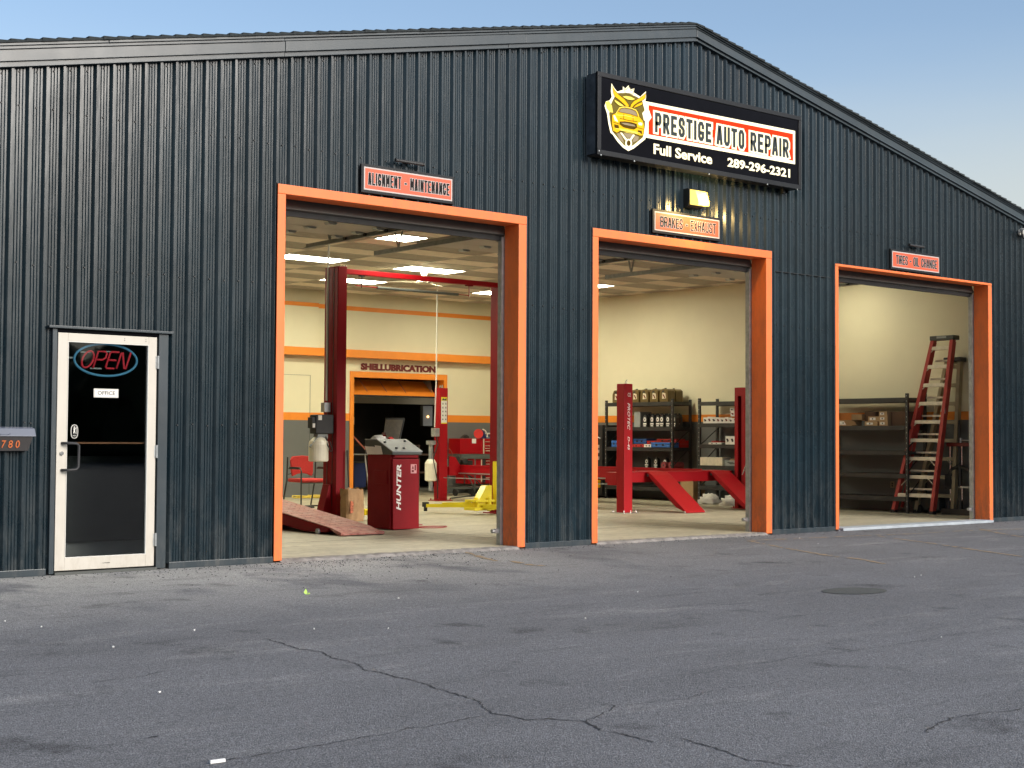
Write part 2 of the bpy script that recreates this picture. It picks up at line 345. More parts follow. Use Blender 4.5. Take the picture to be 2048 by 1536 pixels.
# ------------------------------------------------------------------ lettering
GL = {
 'A': ([[(0, 0), (.36, 1), (.64, 1), (1, 0)], [(.2, .27), (.8, .27)]], 1), 'B': ([[(0, 0), (0, 1), (.78, 1), (1, .87), (1, .64), (.8, .52), (.15, .52)], [(.15, 0), (.78, 0), (1, .15), (1, .38), (.8, .52)]], 1),
 'C': ([[(1, .7), (1, .85), (.72, 1), (.28, 1), (0, .85), (0, .15), (.28, 0), (.72, 0), (1, .15), (1, .3)]], 1),
 'E': ([[(1, 1), (0, 1), (0, 0), (1, 0)], [(0, .5), (.82, .5)]], .9), 'G': ([[(1, .76), (1, .85), (.72, 1), (.28, 1), (0, .85), (0, .15), (.28, 0), (.72, 0), (1, .15), (1, .40), (.62, .40)]], 1),
 'H': ([[(0, 0), (0, 1)], [(1, 0), (1, 1)], [(0, .5), (1, .5)]], 1), 'I': ([[(0, 0), (0, 1)]], 0), 'K': ([[(0, 0), (0, 1)], [(1, 1), (.06, .42)], [(.36, .58), (1, 0)]], 1),
 'L': ([[(0, 1), (0, 0), (1, 0)]], .85), 'M': ([[(0, 0), (0, 1)], [(0, 1), (.5, .3)], [(.5, .3), (1, 1)], [(1, 1), (1, 0)]], 1.25), 'N': ([[(0, 0), (0, 1)], [(0, 1), (1, 0)], [(1, 0), (1, 1)]], 1),
 'O': ([[(.28, 0), (.72, 0), (1, .15), (1, .85), (.72, 1), (.28, 1), (0, .85), (0, .15), 'c']], 1),
 'P': ([[(0, 0), (0, 1), (.75, 1), (1, .87), (1, .58), (.75, .44), (0, .44)]], 1), 'R': ([[(0, 0), (0, 1), (.75, 1), (1, .87), (1, .6), (.75, .47), (0, .47)], [(.5, .47), (1, 0)]], 1),
 'S': ([[(1, .74), (1, .86), (.74, 1), (.26, 1), (0, .86), (0, .66), (.26, .54), (.74, .46), (1, .34), (1, .14), (.74, 0), (.26, 0), (0, .14), (0, .26)]], 1),
 'T': ([[(0, 1), (1, 1)], [(.5, 0), (.5, 1)]], 1), 'U': ([[(0, 1), (0, .15), (.28, 0), (.72, 0), (1, .15), (1, 1)]], 1), 'X': ([[(0, 0), (1, 1)], [(0, 1), (1, 0)]], 1),
 '-': ([[(0, .48), (1, .48)]], .5), ' ': ([], .35)}
def strip(pts, wd):
    """mitred ribbon polygon quads along 2D points"""
    closed = pts[-1] == 'c'
    if closed: pts = pts[:-1]
    P = [Vector(p).to_2d() if len(p) > 2 else Vector(p) for p in pts]; n = len(P); L_, R_ = [], []
    for i in range(n):
        a = P[i] - P[i - 1] if (i > 0 or closed) else P[1] - P[0]
        c = P[(i + 1) % n] - P[i] if (i < n - 1 or closed) else P[n - 1] - P[n - 2]
        a = a.normalized(); c = c.normalized(); na = Vector((-a.y, a.x)); nc = Vector((-c.y, c.x)); m = (na + nc)
        m = m.normalized() if m.length > 1e-5 else na; k = wd / 2 / max(.62, m.dot(na))
        p = P[i].copy()
        if not closed and i == 0: p = p - c * wd / 2
        if not closed and i == n - 1: p = p + a * wd / 2
        L_.append(p + m * k); R_.append(p - m * k)
    return [(L_[i], L_[(i + 1) % n], R_[(i + 1) % n], R_[i]) for i in range(n if closed else n - 1)]
def letters(b, text, x0, x1, z0, z1, y, t, wt=None, dep=.002, gap=1.75):
    """block capitals filling x0..x1, z0..z1 on a plane facing -y; t = stroke width, wt = drawn width"""
    wt = wt or t; H = z1 - z0 - t
    unit = sum(GL[c][1] for c in text); 
    n = len(text); g = t * gap
    W = (x1 - x0 - t - g * (n - 1)) / unit
    x = x0 + t / 2; k = 0
    for c in text:
        st, gw = GL[c]
        for s_ in st:
            pts = [(x + p[0] * gw * W, z0 + t / 2 + p[1] * H) if p != 'c' else 'c' for p in s_]
            k += 1; yy = y - .00025 * (k % 4)
            for q in strip(pts, wt):
                b.add([(p.x, yy, p.y) for p in q] + [(p.x, y + dep, p.y) for p in q], [(0, 1, 2, 3), (0, 4, 5, 1), (1, 5, 6, 2), (2, 6, 7, 3), (3, 7, 4, 0)])
        x += gw * W + g
    return b
def text_b(s, x0, x1, z0, z1, y, offset=.0, depth=.003, shear=0., fn=None):
    """Blender's own font fitted to a box on a plane facing -y"""
    cu = bpy.data.curves.new('t', 'FONT'); cu.body = s; cu.extrude = .01; cu.offset = offset; cu.shear = shear; cu.resolution_u = 3
    o = bpy.data.objects.new('t', cu); COL.objects.link(o)
    bpy.context.view_layer.update()
    me = bpy.data.meshes.new_from_object(o.evaluated_get(bpy.context.evaluated_depsgraph_get()))
    b = B(); vs = [v.co.copy() for v in me.vertices]
    ax, bx = min(v.x for v in vs), max(v.x for v in vs); ay, by = min(v.y for v in vs), max(v.y for v in vs)
    b.add([(x0 + (v.x - ax) / (bx - ax) * (x1 - x0), y - (v.z + .01) / .02 * depth, z0 + (v.y - ay) / (by - ay) * (z1 - z0)) for v in vs],
          [tuple(p.vertices) for p in me.polygons])
    bpy.data.objects.remove(o); bpy.data.curves.remove(cu); bpy.data.meshes.remove(me)
    return b.xf(fn) if fn else b

# ================================================================== SETTING: ground
G = -.03
g = B(); g.add([(-120, -140, G), (160, -140, G), (160, 120, G), (-120, 120, G)], [(0, 1, 2, 3)])
ground = tag(obj('asphalt', g, 'asphalt'), 'worn grey asphalt lot with fine cracks and pale dust by the doors', kind='structure')
CRACKS = [
  [(4.57,-4.75),(4.54,-4.97),(4.5,-5.24),(4.54,-5.41),(4.47,-5.64),(4.47,-5.8),(4.45,-5.94),(4.37,-6.1),(4.4,-6.23),(4.37,-6.38),(4.38,-6.49),(4.37,-6.64),(4.33,-6.8),(4.31,-6.97),(4.29,-7.13),(4.27,-7.23),(4.2,-7.34),(4.14,-7.48),(4.16,-7.57),(4.16,-7.7),(4.26,-7.74),(4.3,-7.83),(4.34,-7.88),(4.26,-8.06),(4.28,-8.16),(4.27,-8.27),(4.27,-8.38)],
  [(4.1,-7.5),(3.99,-7.51),(3.85,-7.53),(3.72,-7.55),(3.64,-7.53),(3.54,-7.57),(3.41,-7.57),(3.33,-7.57),(3.23,-7.59),(3.11,-7.59),(2.98,-7.6),(2.83,-7.61),(2.73,-7.59)],
  [(4.34,-7.88),(4.46,-7.83),(4.62,-7.75),(4.71,-7.67),(4.66,-7.59)],
  [(4.7,-7.68),(4.75,-7.71),(4.87,-7.72),(5.01,-7.75),(5.11,-7.77),(5.23,-7.71)],
  [(4.64,-7.74),(4.72,-7.77),(4.73,-7.91),(4.68,-8.05)],
  [(5.3,-8.96),(5.38,-8.91),(5.54,-8.86),(5.69,-8.83),(5.86,-8.84),(5.94,-8.85),(6.03,-8.89),(6.16,-8.89)],
  [(4.41,-8.35),(4.39,-8.47),(4.38,-8.61),(4.34,-8.73),(4.32,-8.83),(4.35,-8.9),(4.37,-9.01),(4.38,-9.05)],
  [(5.14,-7.76),(5.29,-7.7),(5.45,-7.69),(5.62,-7.7),(5.74,-7.73),(5.96,-7.67),(5.93,-7.81),(6.0,-7.93)],
  [(6.22,-7.25),(6.38,-7.26),(6.57,-7.2),(6.76,-7.22),(6.95,-7.15),(7.13,-7.25),(7.45,-7.26),(7.84,-7.23),(8.23,-7.22),(8.59,-7.24),(8.85,-7.26)],
  [(3.63,-4.8),(3.8,-4.8),(3.99,-4.77),(4.12,-4.8),(4.44,-4.75),(4.56,-4.76),(4.74,-4.74),(4.98,-4.75)],
  [(3.07,-5.62),(3.23,-5.6),(3.38,-5.58),(3.53,-5.49)], [(2.67,-7.04),(2.72,-7.04),(2.74,-7.03)]]
CW = [.010, .007, .007, .005, .003, .008, .008, .004, .005, .004, .006, .01]
for pl, cw in zip(CRACKS, CW):
    P = []
    for i in range(len(pl) - 1):
        a, c = Vector(pl[i]), Vector(pl[i + 1]); n = max(2, int((c - a).length / .022))
        for k in range(n):
            q = a.lerp(c, k / n); P.append(q + Vector((random.uniform(-1, 1), random.uniform(-1, 1))) * .009)
    P.append(Vector(pl[-1])); b = B()
    ws = [cw * random.uniform(.35, 1.3) for _ in P]; ws[0] = ws[-1] = .001
    for i in range(len(P) - 1):
        d = (P[i + 1] - P[i]); d = Vector((-d.y, d.x)).normalized()
        b.add([(*(P[i] + d * ws[i] / 2), G + .003), (*(P[i + 1] + d * ws[i + 1] / 2), G + .003), (*(P[i + 1] - d * ws[i + 1] / 2), G + .003), (*(P[i] - d * ws[i] / 2), G + .003)], [(0, 1, 2, 3)])
    obj('crack', b, 'crack', ground)
LINES = [[(13.65,-0.6),(14.39,-0.74),(15.33,-0.81),(16.51,-1.01),(17.68,-1.02),(18.74,-1.29)], [(13.64,-0.67),(13.1,-1.65),(12.61,-2.68),(12.5,-3.2),(12.21,-3.71)],
  [(15.7,-1.06),(15.17,-2.2),(14.59,-3.27),(14.21,-4.02)], [(9.74,-0.06),(9.43,-0.75),(9.28,-1.16)], [(9.4,-1.25),(9.26,-1.71),(9.31,-1.86)], [(18.21,-0.93),(17.64,-1.57),(17.13,-2.26)]]
for li, pl in enumerate(LINES):
    b = B()
    for i in range(len(pl) - 1):
        a, c = Vector(pl[i]), Vector(pl[i + 1]); n = max(2, int((c - a).length / .09)); d = (c - a).normalized(); d = Vector((-d.y, d.x))
        for k in range(n):
            if random.random() < .18: continue          # worn away
            p, q = a.lerp(c, k / n), a.lerp(c, (k + random.uniform(.55, .97)) / n); h = .040 * random.uniform(.35, 1)
            b.add([(*(p + d * h), G + .004), (*(q + d * h), G + .004), (*(q - d * h), G + .004), (*(p - d * h), G + .004)], [(0, 1, 2, 3)])
    obj('painted_line', b, 'asphline', ground, label='faded and worn yellow parking line')
b = B(); pts = [(9.83 + .31 * math.cos(t) * random.uniform(.97, 1.03), -5.14 + .23 * math.sin(t)) for t in [2 * PI * i / 32 for i in range(32)]]
b.add([(x, y, G + .004) for x, y in pts], [tuple(range(32))]); obj('patch', b, 'patch', ground, label='dark round patch in the asphalt')
# litter specks and dark pebbles
b = B()
for x, y in [(3.61,-2.99),(3.69,-3.41),(3.67,-4.54),(4.39,-4.15),(5.03,-4.55),(8.31,-4.16),(6.8,-5.19),(5.42,-4.82),(11.24,-4.73),(11.44,-4.66),(14.53,-0.72),(13.92,-1.5),(7.93,-7.25),(3.2,-6.1),(6.5,-3.4)]:
    s_ = random.uniform(.004, .008); a = random.uniform(0, PI)
    b.bar((x - s_ * math.cos(a), y - s_ * math.sin(a), G + .006), (x + s_ * math.cos(a), y + s_ * math.sin(a), G + .008), s_ * 1.1, .006)
tag(obj('litter', b, 'litter'), 'tiny scraps of white litter scattered over the asphalt', 'litter', kind='stuff')
b = B()
for i in range(1300):
    x = random.triangular(5.2, 10.6, 7.6); y = -random.expovariate(1.7) - .12; s_ = random.uniform(.003, .008)
    if i > 560: x = random.uniform(3.5, 20.5); y = -random.expovariate(9) - .06
    if y < -3.4: continue
    b.cyl((x, y, G), (x, y, G + s_ * .7), s_, 5, s_ * .5)
tag(obj('gravel', b, 'crack'), 'loose dark grit strewn on the asphalt before the first bay', 'gravel', kind='stuff')
b = B(); b.bar((2.665, -7.62, G + .008), (2.725, -7.625, G + .008), .012, .012)
tag(obj('cigarette_butt', b, 'litter', loc=(2.69, -7.62, G)), 'white cigarette butt lying on the asphalt at the bottom edge', 'cigarette butt')
b = B(); b.add([(6.08, -2.74, G + .004), (6.10, -2.73, G + .02), (6.09, -2.72, G + .05), (6.065, -2.73, G + .02)], [(0, 1, 2, 3)]); b.add([(6.08, -2.74, G + .004), (6.11, -2.75, G + .008), (6.115, -2.735, G + .018)], [(0, 1, 2)])
tag(obj('leaf', b, 'leafg', loc=(6.08, -2.73, G)), 'small bright green leaf on the asphalt before the first bay', 'leaf')
# dark trees across the street, behind the viewer, that the siding and the door glass mirror
b = B(); random.seed(11)
for i in range(150):
    a = math.radians(random.uniform(95, 285)); R_ = random.uniform(48, 66); cx, cy = 8 + R_ * math.sin(a), -8 + R_ * math.cos(a)
    if cy > -22: continue
    H = random.uniform(4.2, 7.4)
    for k in range(9):
        r = random.uniform(1.1, 2.1); px, py, pz = cx + random.uniform(-2.4, 2.4), cy + random.uniform(-2, 2), random.uniform(r * .6, max(r, H - r * .6))
        vs = []
        for t in range(5):
            th = PI * (t + .5) / 5
            for q in range(7):
                ph = 2 * PI * q / 7 + t; rr = r * random.uniform(.7, 1.2)
                vs.append((px + rr * math.sin(th) * math.cos(ph), py + rr * math.sin(th) * math.sin(ph), pz + rr * math.cos(th)))
        b.add(vs, [(t * 7 + q, t * 7 + (q + 1) % 7, (t + 1) * 7 + (q + 1) % 7, (t + 1) * 7 + q) for t in range(4) for q in range(7)] + [tuple(range(7)), tuple(range(28, 35))])
tag(obj('distant_trees', b, 'treed'), 'dark line of trees across the street', 'trees', kind='stuff')
random.seed(5)

# ================================================================== THE BUILDING
bl = thing('repair_garage', 'dark ribbed steel garage with three orange framed open bays', 'building', (10, 0, 0))
AP = 13.42
def WT(x): return 6.235 - .2056 * (AP - x) if x < AP else 6.235 - .2117 * (x - AP)
BAYS = [dict(x0=7.375, x1=10.60, i0=7.467, i1=10.487, zt=3.72, zi=3.622), dict(x0=11.62, x1=14.82, i0=11.712, i1=14.708, zt=3.69, zi=3.588), dict(x0=16.145, x1=19.965, i0=16.215, i1=19.87, zt=3.635, zi=3.60)]
HOLES = [(5.13, 6.20, 2.165)] + [(q['x0'] + .03, q['x1'] - .03, q['zt'] - .03) for q in BAYS]
PER = .1567
PROF = [(0, .012), (.016, .012), (.022, .006), (.028, .012), (.044, .012), (.050, .006), (.056, .012), (.072, .012), (.078, .006), (.084, .012), (.100, .012), (.123, -.020), (.146, -.020), (.1565, .012)]
x = -.6; pi_ = 0
while x < 22.4:
    b = B(); dy = -.0015 * (pi_ % 2)
    for r in range(6):
        for k in range(len(PROF) - 1):
            xa, ya = x + r * PER + PROF[k][0], PROF[k][1] + dy; xb, yb = x + r * PER + PROF[k + 1][0], PROF[k + 1][1] + dy
            cx = (xa + xb) / 2; zs = .02
            for h0, h1, hz in HOLES:
                if h0 < cx < h1: zs = hz
            b.add([(xa, ya, zs), (xb, yb, zs), (xb, yb, WT(xb) + .02), (xa, ya, WT(xa) + .02)], [(0, 1, 2, 3)])
    obj('siding_panel', b, 'siding', bl); x += 6 * PER; pi_ += 1
# screws along the girts
b = B()
n = 0; x = -.6
while x < 22.4:
    for z in (4.12, 2.72, 1.32, WT(x) - .045):
        sx = x + .045 if random.random() > .02 else x + .135; sy = .012 if sx < x + .1 else -.018
        if any(h0 - .05 < sx < h1 + .05 and z < hz + .05 for h0, h1, hz in HOLES): continue
        zz = z + random.uniform(-.012, .012); b.cyl((sx, sy + .002, zz), (sx, sy - .011, zz), .012, 6, .007)
    x += PER
obj('screw', b, 'screw', bl, kind='stuff')
for z in (3.43,):   # a lap joint between the second and third bay
    b = B(); b.box(14.9, 16.05, -.022, .014, z, z + .006); obj('lap_joint', b, 'screw', bl)

def rake(name, u0, u1, y0, y1, mat, cuts):
    for i, (xa, xb) in enumerate(zip(cuts[:-1], cuts[1:])):
        j = .003 * (i % 2); b = B(); f = lambda X, u: pf(X, WT(X) + u, y0)
        pa = [f(xa, u0), f(xb - .004, u0), f(xb - .004, u1 + j), f(xa, u1 + j)]
        b.prism(pa, y0 - j, y1)
        obj(name, b, mat, bl, bevel=.003)
CU = [-.7, 3.1, 7.45, 10.35, AP, 17.2, 20.1, 22.5]
rake('lower_trim', 0, .046, -.052, .03, 'trim', CU)
rake('fascia', .052, .156, -.078, .03, 'trim', [-.7, 7.46, 10.6, AP, 16.9, 22.5])
rake('fascia_cap', .160, .184, -.092, .03, 'trim', CU)
rake('drip_edge', .192, .219, -.112, .03, 'trim', [-.7, 5.6, 9.4, AP, 18.5, 22.5])
# asphalt shingle courses, stepped along the rake
for side in (-1, 1):
    sl = .2056 if side < 0 else .2117; lim = 13.9 if side < 0 else 9.1; k = 0; x = .0
    while x < lim:
        X0 = AP + side * (x - .01); X1 = AP + side * (x + .152); y0 = -.128 - random.uniform(0, .012)
        f = lambda X, u: pf(X, WT(AP) - sl * abs(X - AP) + u, -.13)
        b = B(); a0, a1, a2, a3 = f(X0, .221), f(X1, .221), f(X1, .252 + random.uniform(0, .006)), f(X0, .236)
        b.prism([a0, a1, a2, a3], y0, 13.4); obj('shingle_course', b, 'shingle', bl); x += .143; k += 1
# base flashing
for xa, xb in ((-.6, 5.08), (6.26, 7.37), (10.61, 11.61), (14.83, 16.14), (19.97, 22.4)):
    b = B(); b.box(xa, xb, -.024, .03, -.03, .032); obj('base_flashing', b, 'trim', bl, bevel=.004)
# orange bay frames
for q in BAYS:
    yf = -.03
    for xa, xb in ((q['x0'], q['i0']), (q['i1'], q['x1'])):
        b = B(); b.box(xa, xb, yf, .225, -.012, q['zi']); obj('bay_jamb', b, 'orange', bl, bevel=.006)
    b = B(); b.box(q['x0'], q['x1'], yf - .002, .225, q['zi'] + .001, q['zt']); obj('bay_header', b, 'orange', bl, bevel=.006)
    for sx, dx in ((q['x0'], -1), (q['x1'], 1)):
        b = B(); b.box(sx, sx + dx * .02, -.02, .02, -.01, q['zt'] + .008); obj('frame_flashing', b, 'orange' if dx > 0 and False else 'trim', bl)
    # vertical track and weather strip inside the jambs
    for xj, s_ in ((q['i1'], -1), (q['i0'], 1)):
        b = B(); b.box(xj + s_ * -.03, xj + s_ * .035, .232, .262, 0, q['zi'] - .12); b.box(xj + s_ * .028, xj + s_ * .035, .262, .30, 0, q['zi'] - .12); obj('door_track', b, 'steel', bl)
    # worn slab edge
    b = B(); n = 60; vs = []; fs = []
    for i in range(n + 1):
        X = q['i0'] - .02 + (q['i1'] - q['i0'] + .04) * i / n; j = random.uniform(-.045, .02) if 0 < i < n else 0
        vs += [(X, -.055 + j, G - .005), (X, -.02 + j * .6, .0 + random.uniform(-.016, .0)), (X, .07 + random.uniform(-.04, .04), .003)]
        if i: o = 3 * i; fs += [(o - 3, o, o + 1, o - 2), (o - 2, o + 1, o + 2, o - 1)]
    b.add(vs, fs); obj('slab_edge', b, 'edge' if q is not BAYS[2] else 'sill', bl)
    if q is BAYS[2]:
        b = B(); b.box(q['i0'], q['i1'], -.10, .20, G, .008); obj('sill', b, 'sill', bl, bevel=.005)
# inner lining and interior shell
XL, XR, YB, ZC = 7.0, 21.2, 13.0, 4.2
def iwall(name, x0, x1, y0, y1, z0, z1, mat): b = B(); b.box(x0, x1, y0, y1, z0, z1); return obj(name, b, mat, bl)
for xa, xb in ((XL, 7.37), (10.61, 11.61), (14.83, 16.14), (19.97, 21.35)): iwall('inner_wall', xa, xb, .09, .22, 0, ZC, 'greyw')
for q in BAYS: iwall('inner_wall', q['x0'] - .005, q['x1'] + .005, .09, .22, q['zt'] + .01, ZC, 'greyw')
iwall('right_wall', XR, XR + .15, .22, YB, 0, 1.56, 'greyw'); iwall('right_wall', XR, XR + .15, .22, YB, 1.70, ZC + .1, 'cream')
iwall('wall_stripe', XR - .004, XR + .15, .22, YB, 1.56, 1.70, 'iorange')
iwall('left_wall', XL - .1, XL, .22, YB, 0, 1.56, 'greyw'); iwall('left_wall', XL - .1, XL, .22, YB, 1.70, ZC + .1, 'cream'); iwall('wall_stripe', XL - .1, XL + .004, .22, YB, 1.56, 1.70, 'iorange')
OX0, OX1, OZ = 16.86, 19.20, 2.475
for xa, xb in ((XL, OX0 - .09), (OX1 + .09, XR)):
    iwall('back_wall', xa, xb, YB, YB + .15, 0, 1.56, 'greyw'); iwall('wall_stripe', xa, xb, YB - .004, YB + .15, 1.56, 1.715, 'iorange'); iwall('back_wall', xa, xb, YB, YB + .15, 1.715, 2.876, 'cream')
iwall('back_wall', OX0 - .09, OX1 + .09, YB, YB + .15, OZ + .125, 2.876, 'cream')
iwall('upper_wall', 15.87, XR, YB - .12, YB + .15, 3.035, 3.85, 'cream'); iwall('upper_wall', 15.87, XR, YB - .12, YB + .15, 3.94, ZC + .1, 'cream'); iwall('wall_stripe', 15.87, XR, YB - .126, YB + .15, 3.85, 3.94, 'iorange')
iwall('upper_wall', XL, 15.87, YB - .20, YB + .15, 3.035, 3.865, 'cream'); iwall('wall_stripe', XL, 15.875, YB - .206, YB + .15, 3.865, 3.945, 'iorange'); iwall('upper_wall', XL, 15.87, YB - .12, YB + .15, 3.945, ZC + .1, 'cream')
iwall('wall_stripe', XL, XR, YB - .215, YB + .15, 2.876, 3.034, 'iorange')
iwall('door_frame', OX0 - .09, OX0, YB - .03, YB + .2, 0, OZ + .12, 'iorange'); iwall('door_frame', OX1, OX1 + .09, YB - .03, YB + .2, 0, OZ + .12, 'iorange'); iwall('door_frame', OX0, OX1, YB - .03, YB + .2, OZ, OZ + .12, 'iorange')
iwall('wall_door', 15.0, 15.81, YB - .012, YB, 0, 2.48, 'greyw').name = 'panel_seam'
bpy.data.objects.remove(bpy.data.objects['panel_seam'])
b = B(); b.box(15.806, 15.812, YB - .006, YB, 0, 2.48); b.box(15.0, 15.812, YB - .006, YB, 2.474, 2.48); obj('flush_door_gap', b, 'dgrey', bl)
b = text_b('SHELLUBRICATION', 17.03, 18.98, 2.632, 2.775, YB - .012, offset=.055, depth=.01); obj('wall_lettering', b, 'maroon', bl)
# raised orange door of the back opening
d = []
for i in range(4):
    b = B(); z0, z1 = 2.12 + .085 * i, 2.205 + .085 * i; y0 = YB + .20 + .10 * i
    b.prism([(y0, z0), (y0 + .035, z0 - .01), (y0 + .135, z1 - .01), (y0 + .10, z1)], OX0 + .02, OX1 - .02, 'x'); obj('back_door_section', b, 'iorange', bl)
b = B(); b.box(OX0 + .02, OX1 - .02, YB + .19, YB + .225, 2.085, 2.115); obj('back_door_seal', b, 'rubber', bl)
b = B()
for X in (17.35, 17.85, 18.35): b.bar((X, YB + .205, 2.19), (X, YB + .52, 2.46), .012, .01)
obj('back_door_rib', b, 'redd', bl)
b = B(); b.prism([(YB + .25, 2.2), (YB + .6, 2.47), (YB + .3, 2.47)], OX1 - .12, OX1 - .115, 'x'); obj('track_gusset', b, 'steel', bl)
# room behind
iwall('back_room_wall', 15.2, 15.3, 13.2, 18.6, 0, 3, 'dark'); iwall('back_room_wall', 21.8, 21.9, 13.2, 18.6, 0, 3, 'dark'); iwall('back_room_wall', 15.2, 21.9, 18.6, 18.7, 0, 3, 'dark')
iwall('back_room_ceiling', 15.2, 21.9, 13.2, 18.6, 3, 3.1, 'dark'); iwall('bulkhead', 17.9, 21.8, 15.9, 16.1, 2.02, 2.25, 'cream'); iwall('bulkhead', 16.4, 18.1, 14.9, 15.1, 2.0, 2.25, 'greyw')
fl = B(); fl.box(XL, 21.9, .06, 18.6, -.1, 0); tag(obj('shop_floor', fl, 'floor'), 'pale cream painted concrete workshop floor', kind='structure')
shopf = bpy.data.objects['shop_floor']
for Y in (1.9, 6.05, 10.2): b = B(); b.box(XL, XR, Y, Y + .008, -.004, .0012); obj('floor_joint', b, 'dgrey', shopf)
for X in (11.1, 15.6): b = B(); b.box(X, X + .008, .1, 13, -.004, .0013); obj('floor_joint', b, 'dgrey', shopf)
# ceiling
SOFF = B(); SOFF.box(XL, 21.35, .22, 13.1, ZC + .03, ZC + .06)
ceil = obj('ceiling', SOFF, 'tile_b', bl)
TX, TY, TP = 12.27, 7.97, .61
LIGHTS = [(12.27, 7.97, 2), (14.72, 7.97, 2), (18.395, 7.97, 2), (14.72, 10.41, 2), (18.395, 10.41, 2), (12.27, 4.92, 1), (9.82, 7.97, 2), (12.27, 10.41, 2), (19.62, 3.09, 1)]  # last three panels are unseen, added to brighten the interior
occ = set((round(a, 2), round(c, 2)) for a, c, _ in LIGHTS)
tmesh = {}
for i in range(-4, 8):
    for j in range(-13, 9):
        X, Y = TX + 1.225 * i, TY + TP * j
        x0, x1, y0, y1 = max(X, XL), min(X + 1.225, XR), max(Y, .24), min(Y + TP, 12.8)
        if x1 - x0 < .1 or y1 - y0 < .05 or (round(X, 2), round(Y, 2)) in occ and not (round(X, 2), round(Y, 2)) in ((12.27, 4.92), (19.62, 3.09)): continue
        if (round(X, 2), round(Y, 2)) in ((12.27, 4.92), (19.62, 3.09)): x0 += .6125
        b = B(); sag = random.uniform(0, .004); b.box(x0 + .012, x1 - .012, y0 + .012, y1 - .012, ZC + .003 + sag, ZC + .018)
        obj('ceiling_tile', b, 'tile_a' if (i + j) % 2 == 0 else 'tile_b', ceil)
b = B()
for i in range(-4, 9):
    X = TX + 1.225 * i
    if XL < X < XR: b.box(X - .012, X + .012, .24, 12.8, ZC - .002, ZC + .02)
for j in range(-12, 9):
    Y = TY + TP * j
    if .24 < Y < 12.8: b.box(XL, XR, Y - .012, Y + .012, ZC - .003, ZC + .021)
obj('ceiling_grid', b, 'grid', ceil)

# overhead doors, rolled up on their tracks
def overhead(q, zb, label):
    x0, x1 = q['i0'] - .03, q['i1'] + .03
    prof = [(.275, zb + .05), (.37, zb + .30), (.68, 3.835), (1.2, 3.85), (1.68, 3.852), (2.16, 3.854), (2.64, 3.856), (3.12, 3.858), (3.60, 3.86)]
    root = obj('overhead_door', (lambda b: b.box(x0, x1, .262, .30, zb, zb + .052))(B()), 'rubber', bl, label=label)
    for (ya, za), (yb, z_b) in zip(prof[:-1], prof[1:]):
        d_ = Vector((yb - ya, z_b - za)).normalized(); n_ = Vector((-d_.y, d_.x)) * .045
        a, c = Vector((ya, za)) + d_ * .003, Vector((yb, z_b)) - d_ * .003
        b = B(); b.prism([tuple(a), tuple(c), tuple(c + n_), tuple(a + n_)], x0, x1, 'x'); obj('door_section', b, 'door_in' if ya > .3 else 'door_dim', root, bevel=.006)
        for k in range(5):
            X = x0 + .12 + (x1 - x0 - .24) * k / 4
            if yb > .9: hb = B(); hb.prism([(X - .07, z_b - .004), (X + .07, z_b - .004), (X + .045, z_b - .03), (X - .045, z_b - .03)], yb - .05, yb + .05); obj('hinge', hb, 'steel', root)
    for X, s_ in ((x0 - .02, 1), (x1 + .02, -1)):
        b = B(); b.box(X - .004, X + .004, .9, 4.6, 3.80, 3.86); b.box(X, X + s_ * .04, .9, 4.6, 3.80, 3.808)
        b.tube([(X, .30, zb - .1), (X, .36, zb + .2), (X, .58, 3.74), (X, .9, 3.82)], .022, 6)
        for Y in (2.6, 4.0): b.bar((X, Y, 3.85), (X - .10, Y, ZC), .035, .006); b.bar((X, Y, 3.85), (X + .10, Y, ZC), .035, .006)
        obj('door_rail', b, 'rail', root)
        for Y in (1.2, 1.68, 2.16, 2.64, 3.12, 3.60):
            b = B(); b.cyl((X + s_ * .01, Y, 3.832), (X + s_ * .035, Y, 3.832), .026, 10); obj('roller', b, 'black', root)
overhead(BAYS[0], 3.46, 'rolled up door with black rubber seal, first bay'); overhead(BAYS[1], 3.43, 'rolled up door with black rubber seal, middle bay'); overhead(BAYS[2], 3.44, 'rolled up door with sagging edge, right bay')
for q in BAYS:    # strut brackets in the corners
    b = B(); X = q['i1'] - .05; b.prism([(.30, q['zi'] - .17), (.62, 3.86), (.5, 3.9), (.34, q['zi'] + .05)], X - .012, X + .012, 'x'); obj('corner_bracket', b, 'steel', bl)
    b = B(); b.tube([(q['i1'] + .01, .262, .16), (q['i1'] - .10, .262, .16)], .014, 8); b.cyl((q['i1'] - .10, .262, .16), (q['i1'] - .135, .262, .16), .022, 10); b.box(q['i1'] - .09, q['i1'] - .03, .25, .275, .135, .185); obj('latch_roller', b, 'steel', bl)

# office behind the glass door
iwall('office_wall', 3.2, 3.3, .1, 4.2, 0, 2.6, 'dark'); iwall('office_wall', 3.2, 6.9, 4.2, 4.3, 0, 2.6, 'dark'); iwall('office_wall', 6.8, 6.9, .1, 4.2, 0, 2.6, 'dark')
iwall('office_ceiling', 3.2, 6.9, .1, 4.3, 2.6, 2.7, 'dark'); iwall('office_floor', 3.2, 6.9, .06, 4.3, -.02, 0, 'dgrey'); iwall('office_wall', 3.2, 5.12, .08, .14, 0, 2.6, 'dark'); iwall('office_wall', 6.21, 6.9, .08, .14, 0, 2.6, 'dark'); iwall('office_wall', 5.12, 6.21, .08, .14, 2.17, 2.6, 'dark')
b = B(); b.box(3.3, 6.8, 1.55, 1.62, 0, .14); obj('counter_base', b, 'paper', bl)
b = B(); b.box(3.3, 6.8, 1.5, 1.9, .14, 1.0); obj('counter', b, 'dgrey', bl)
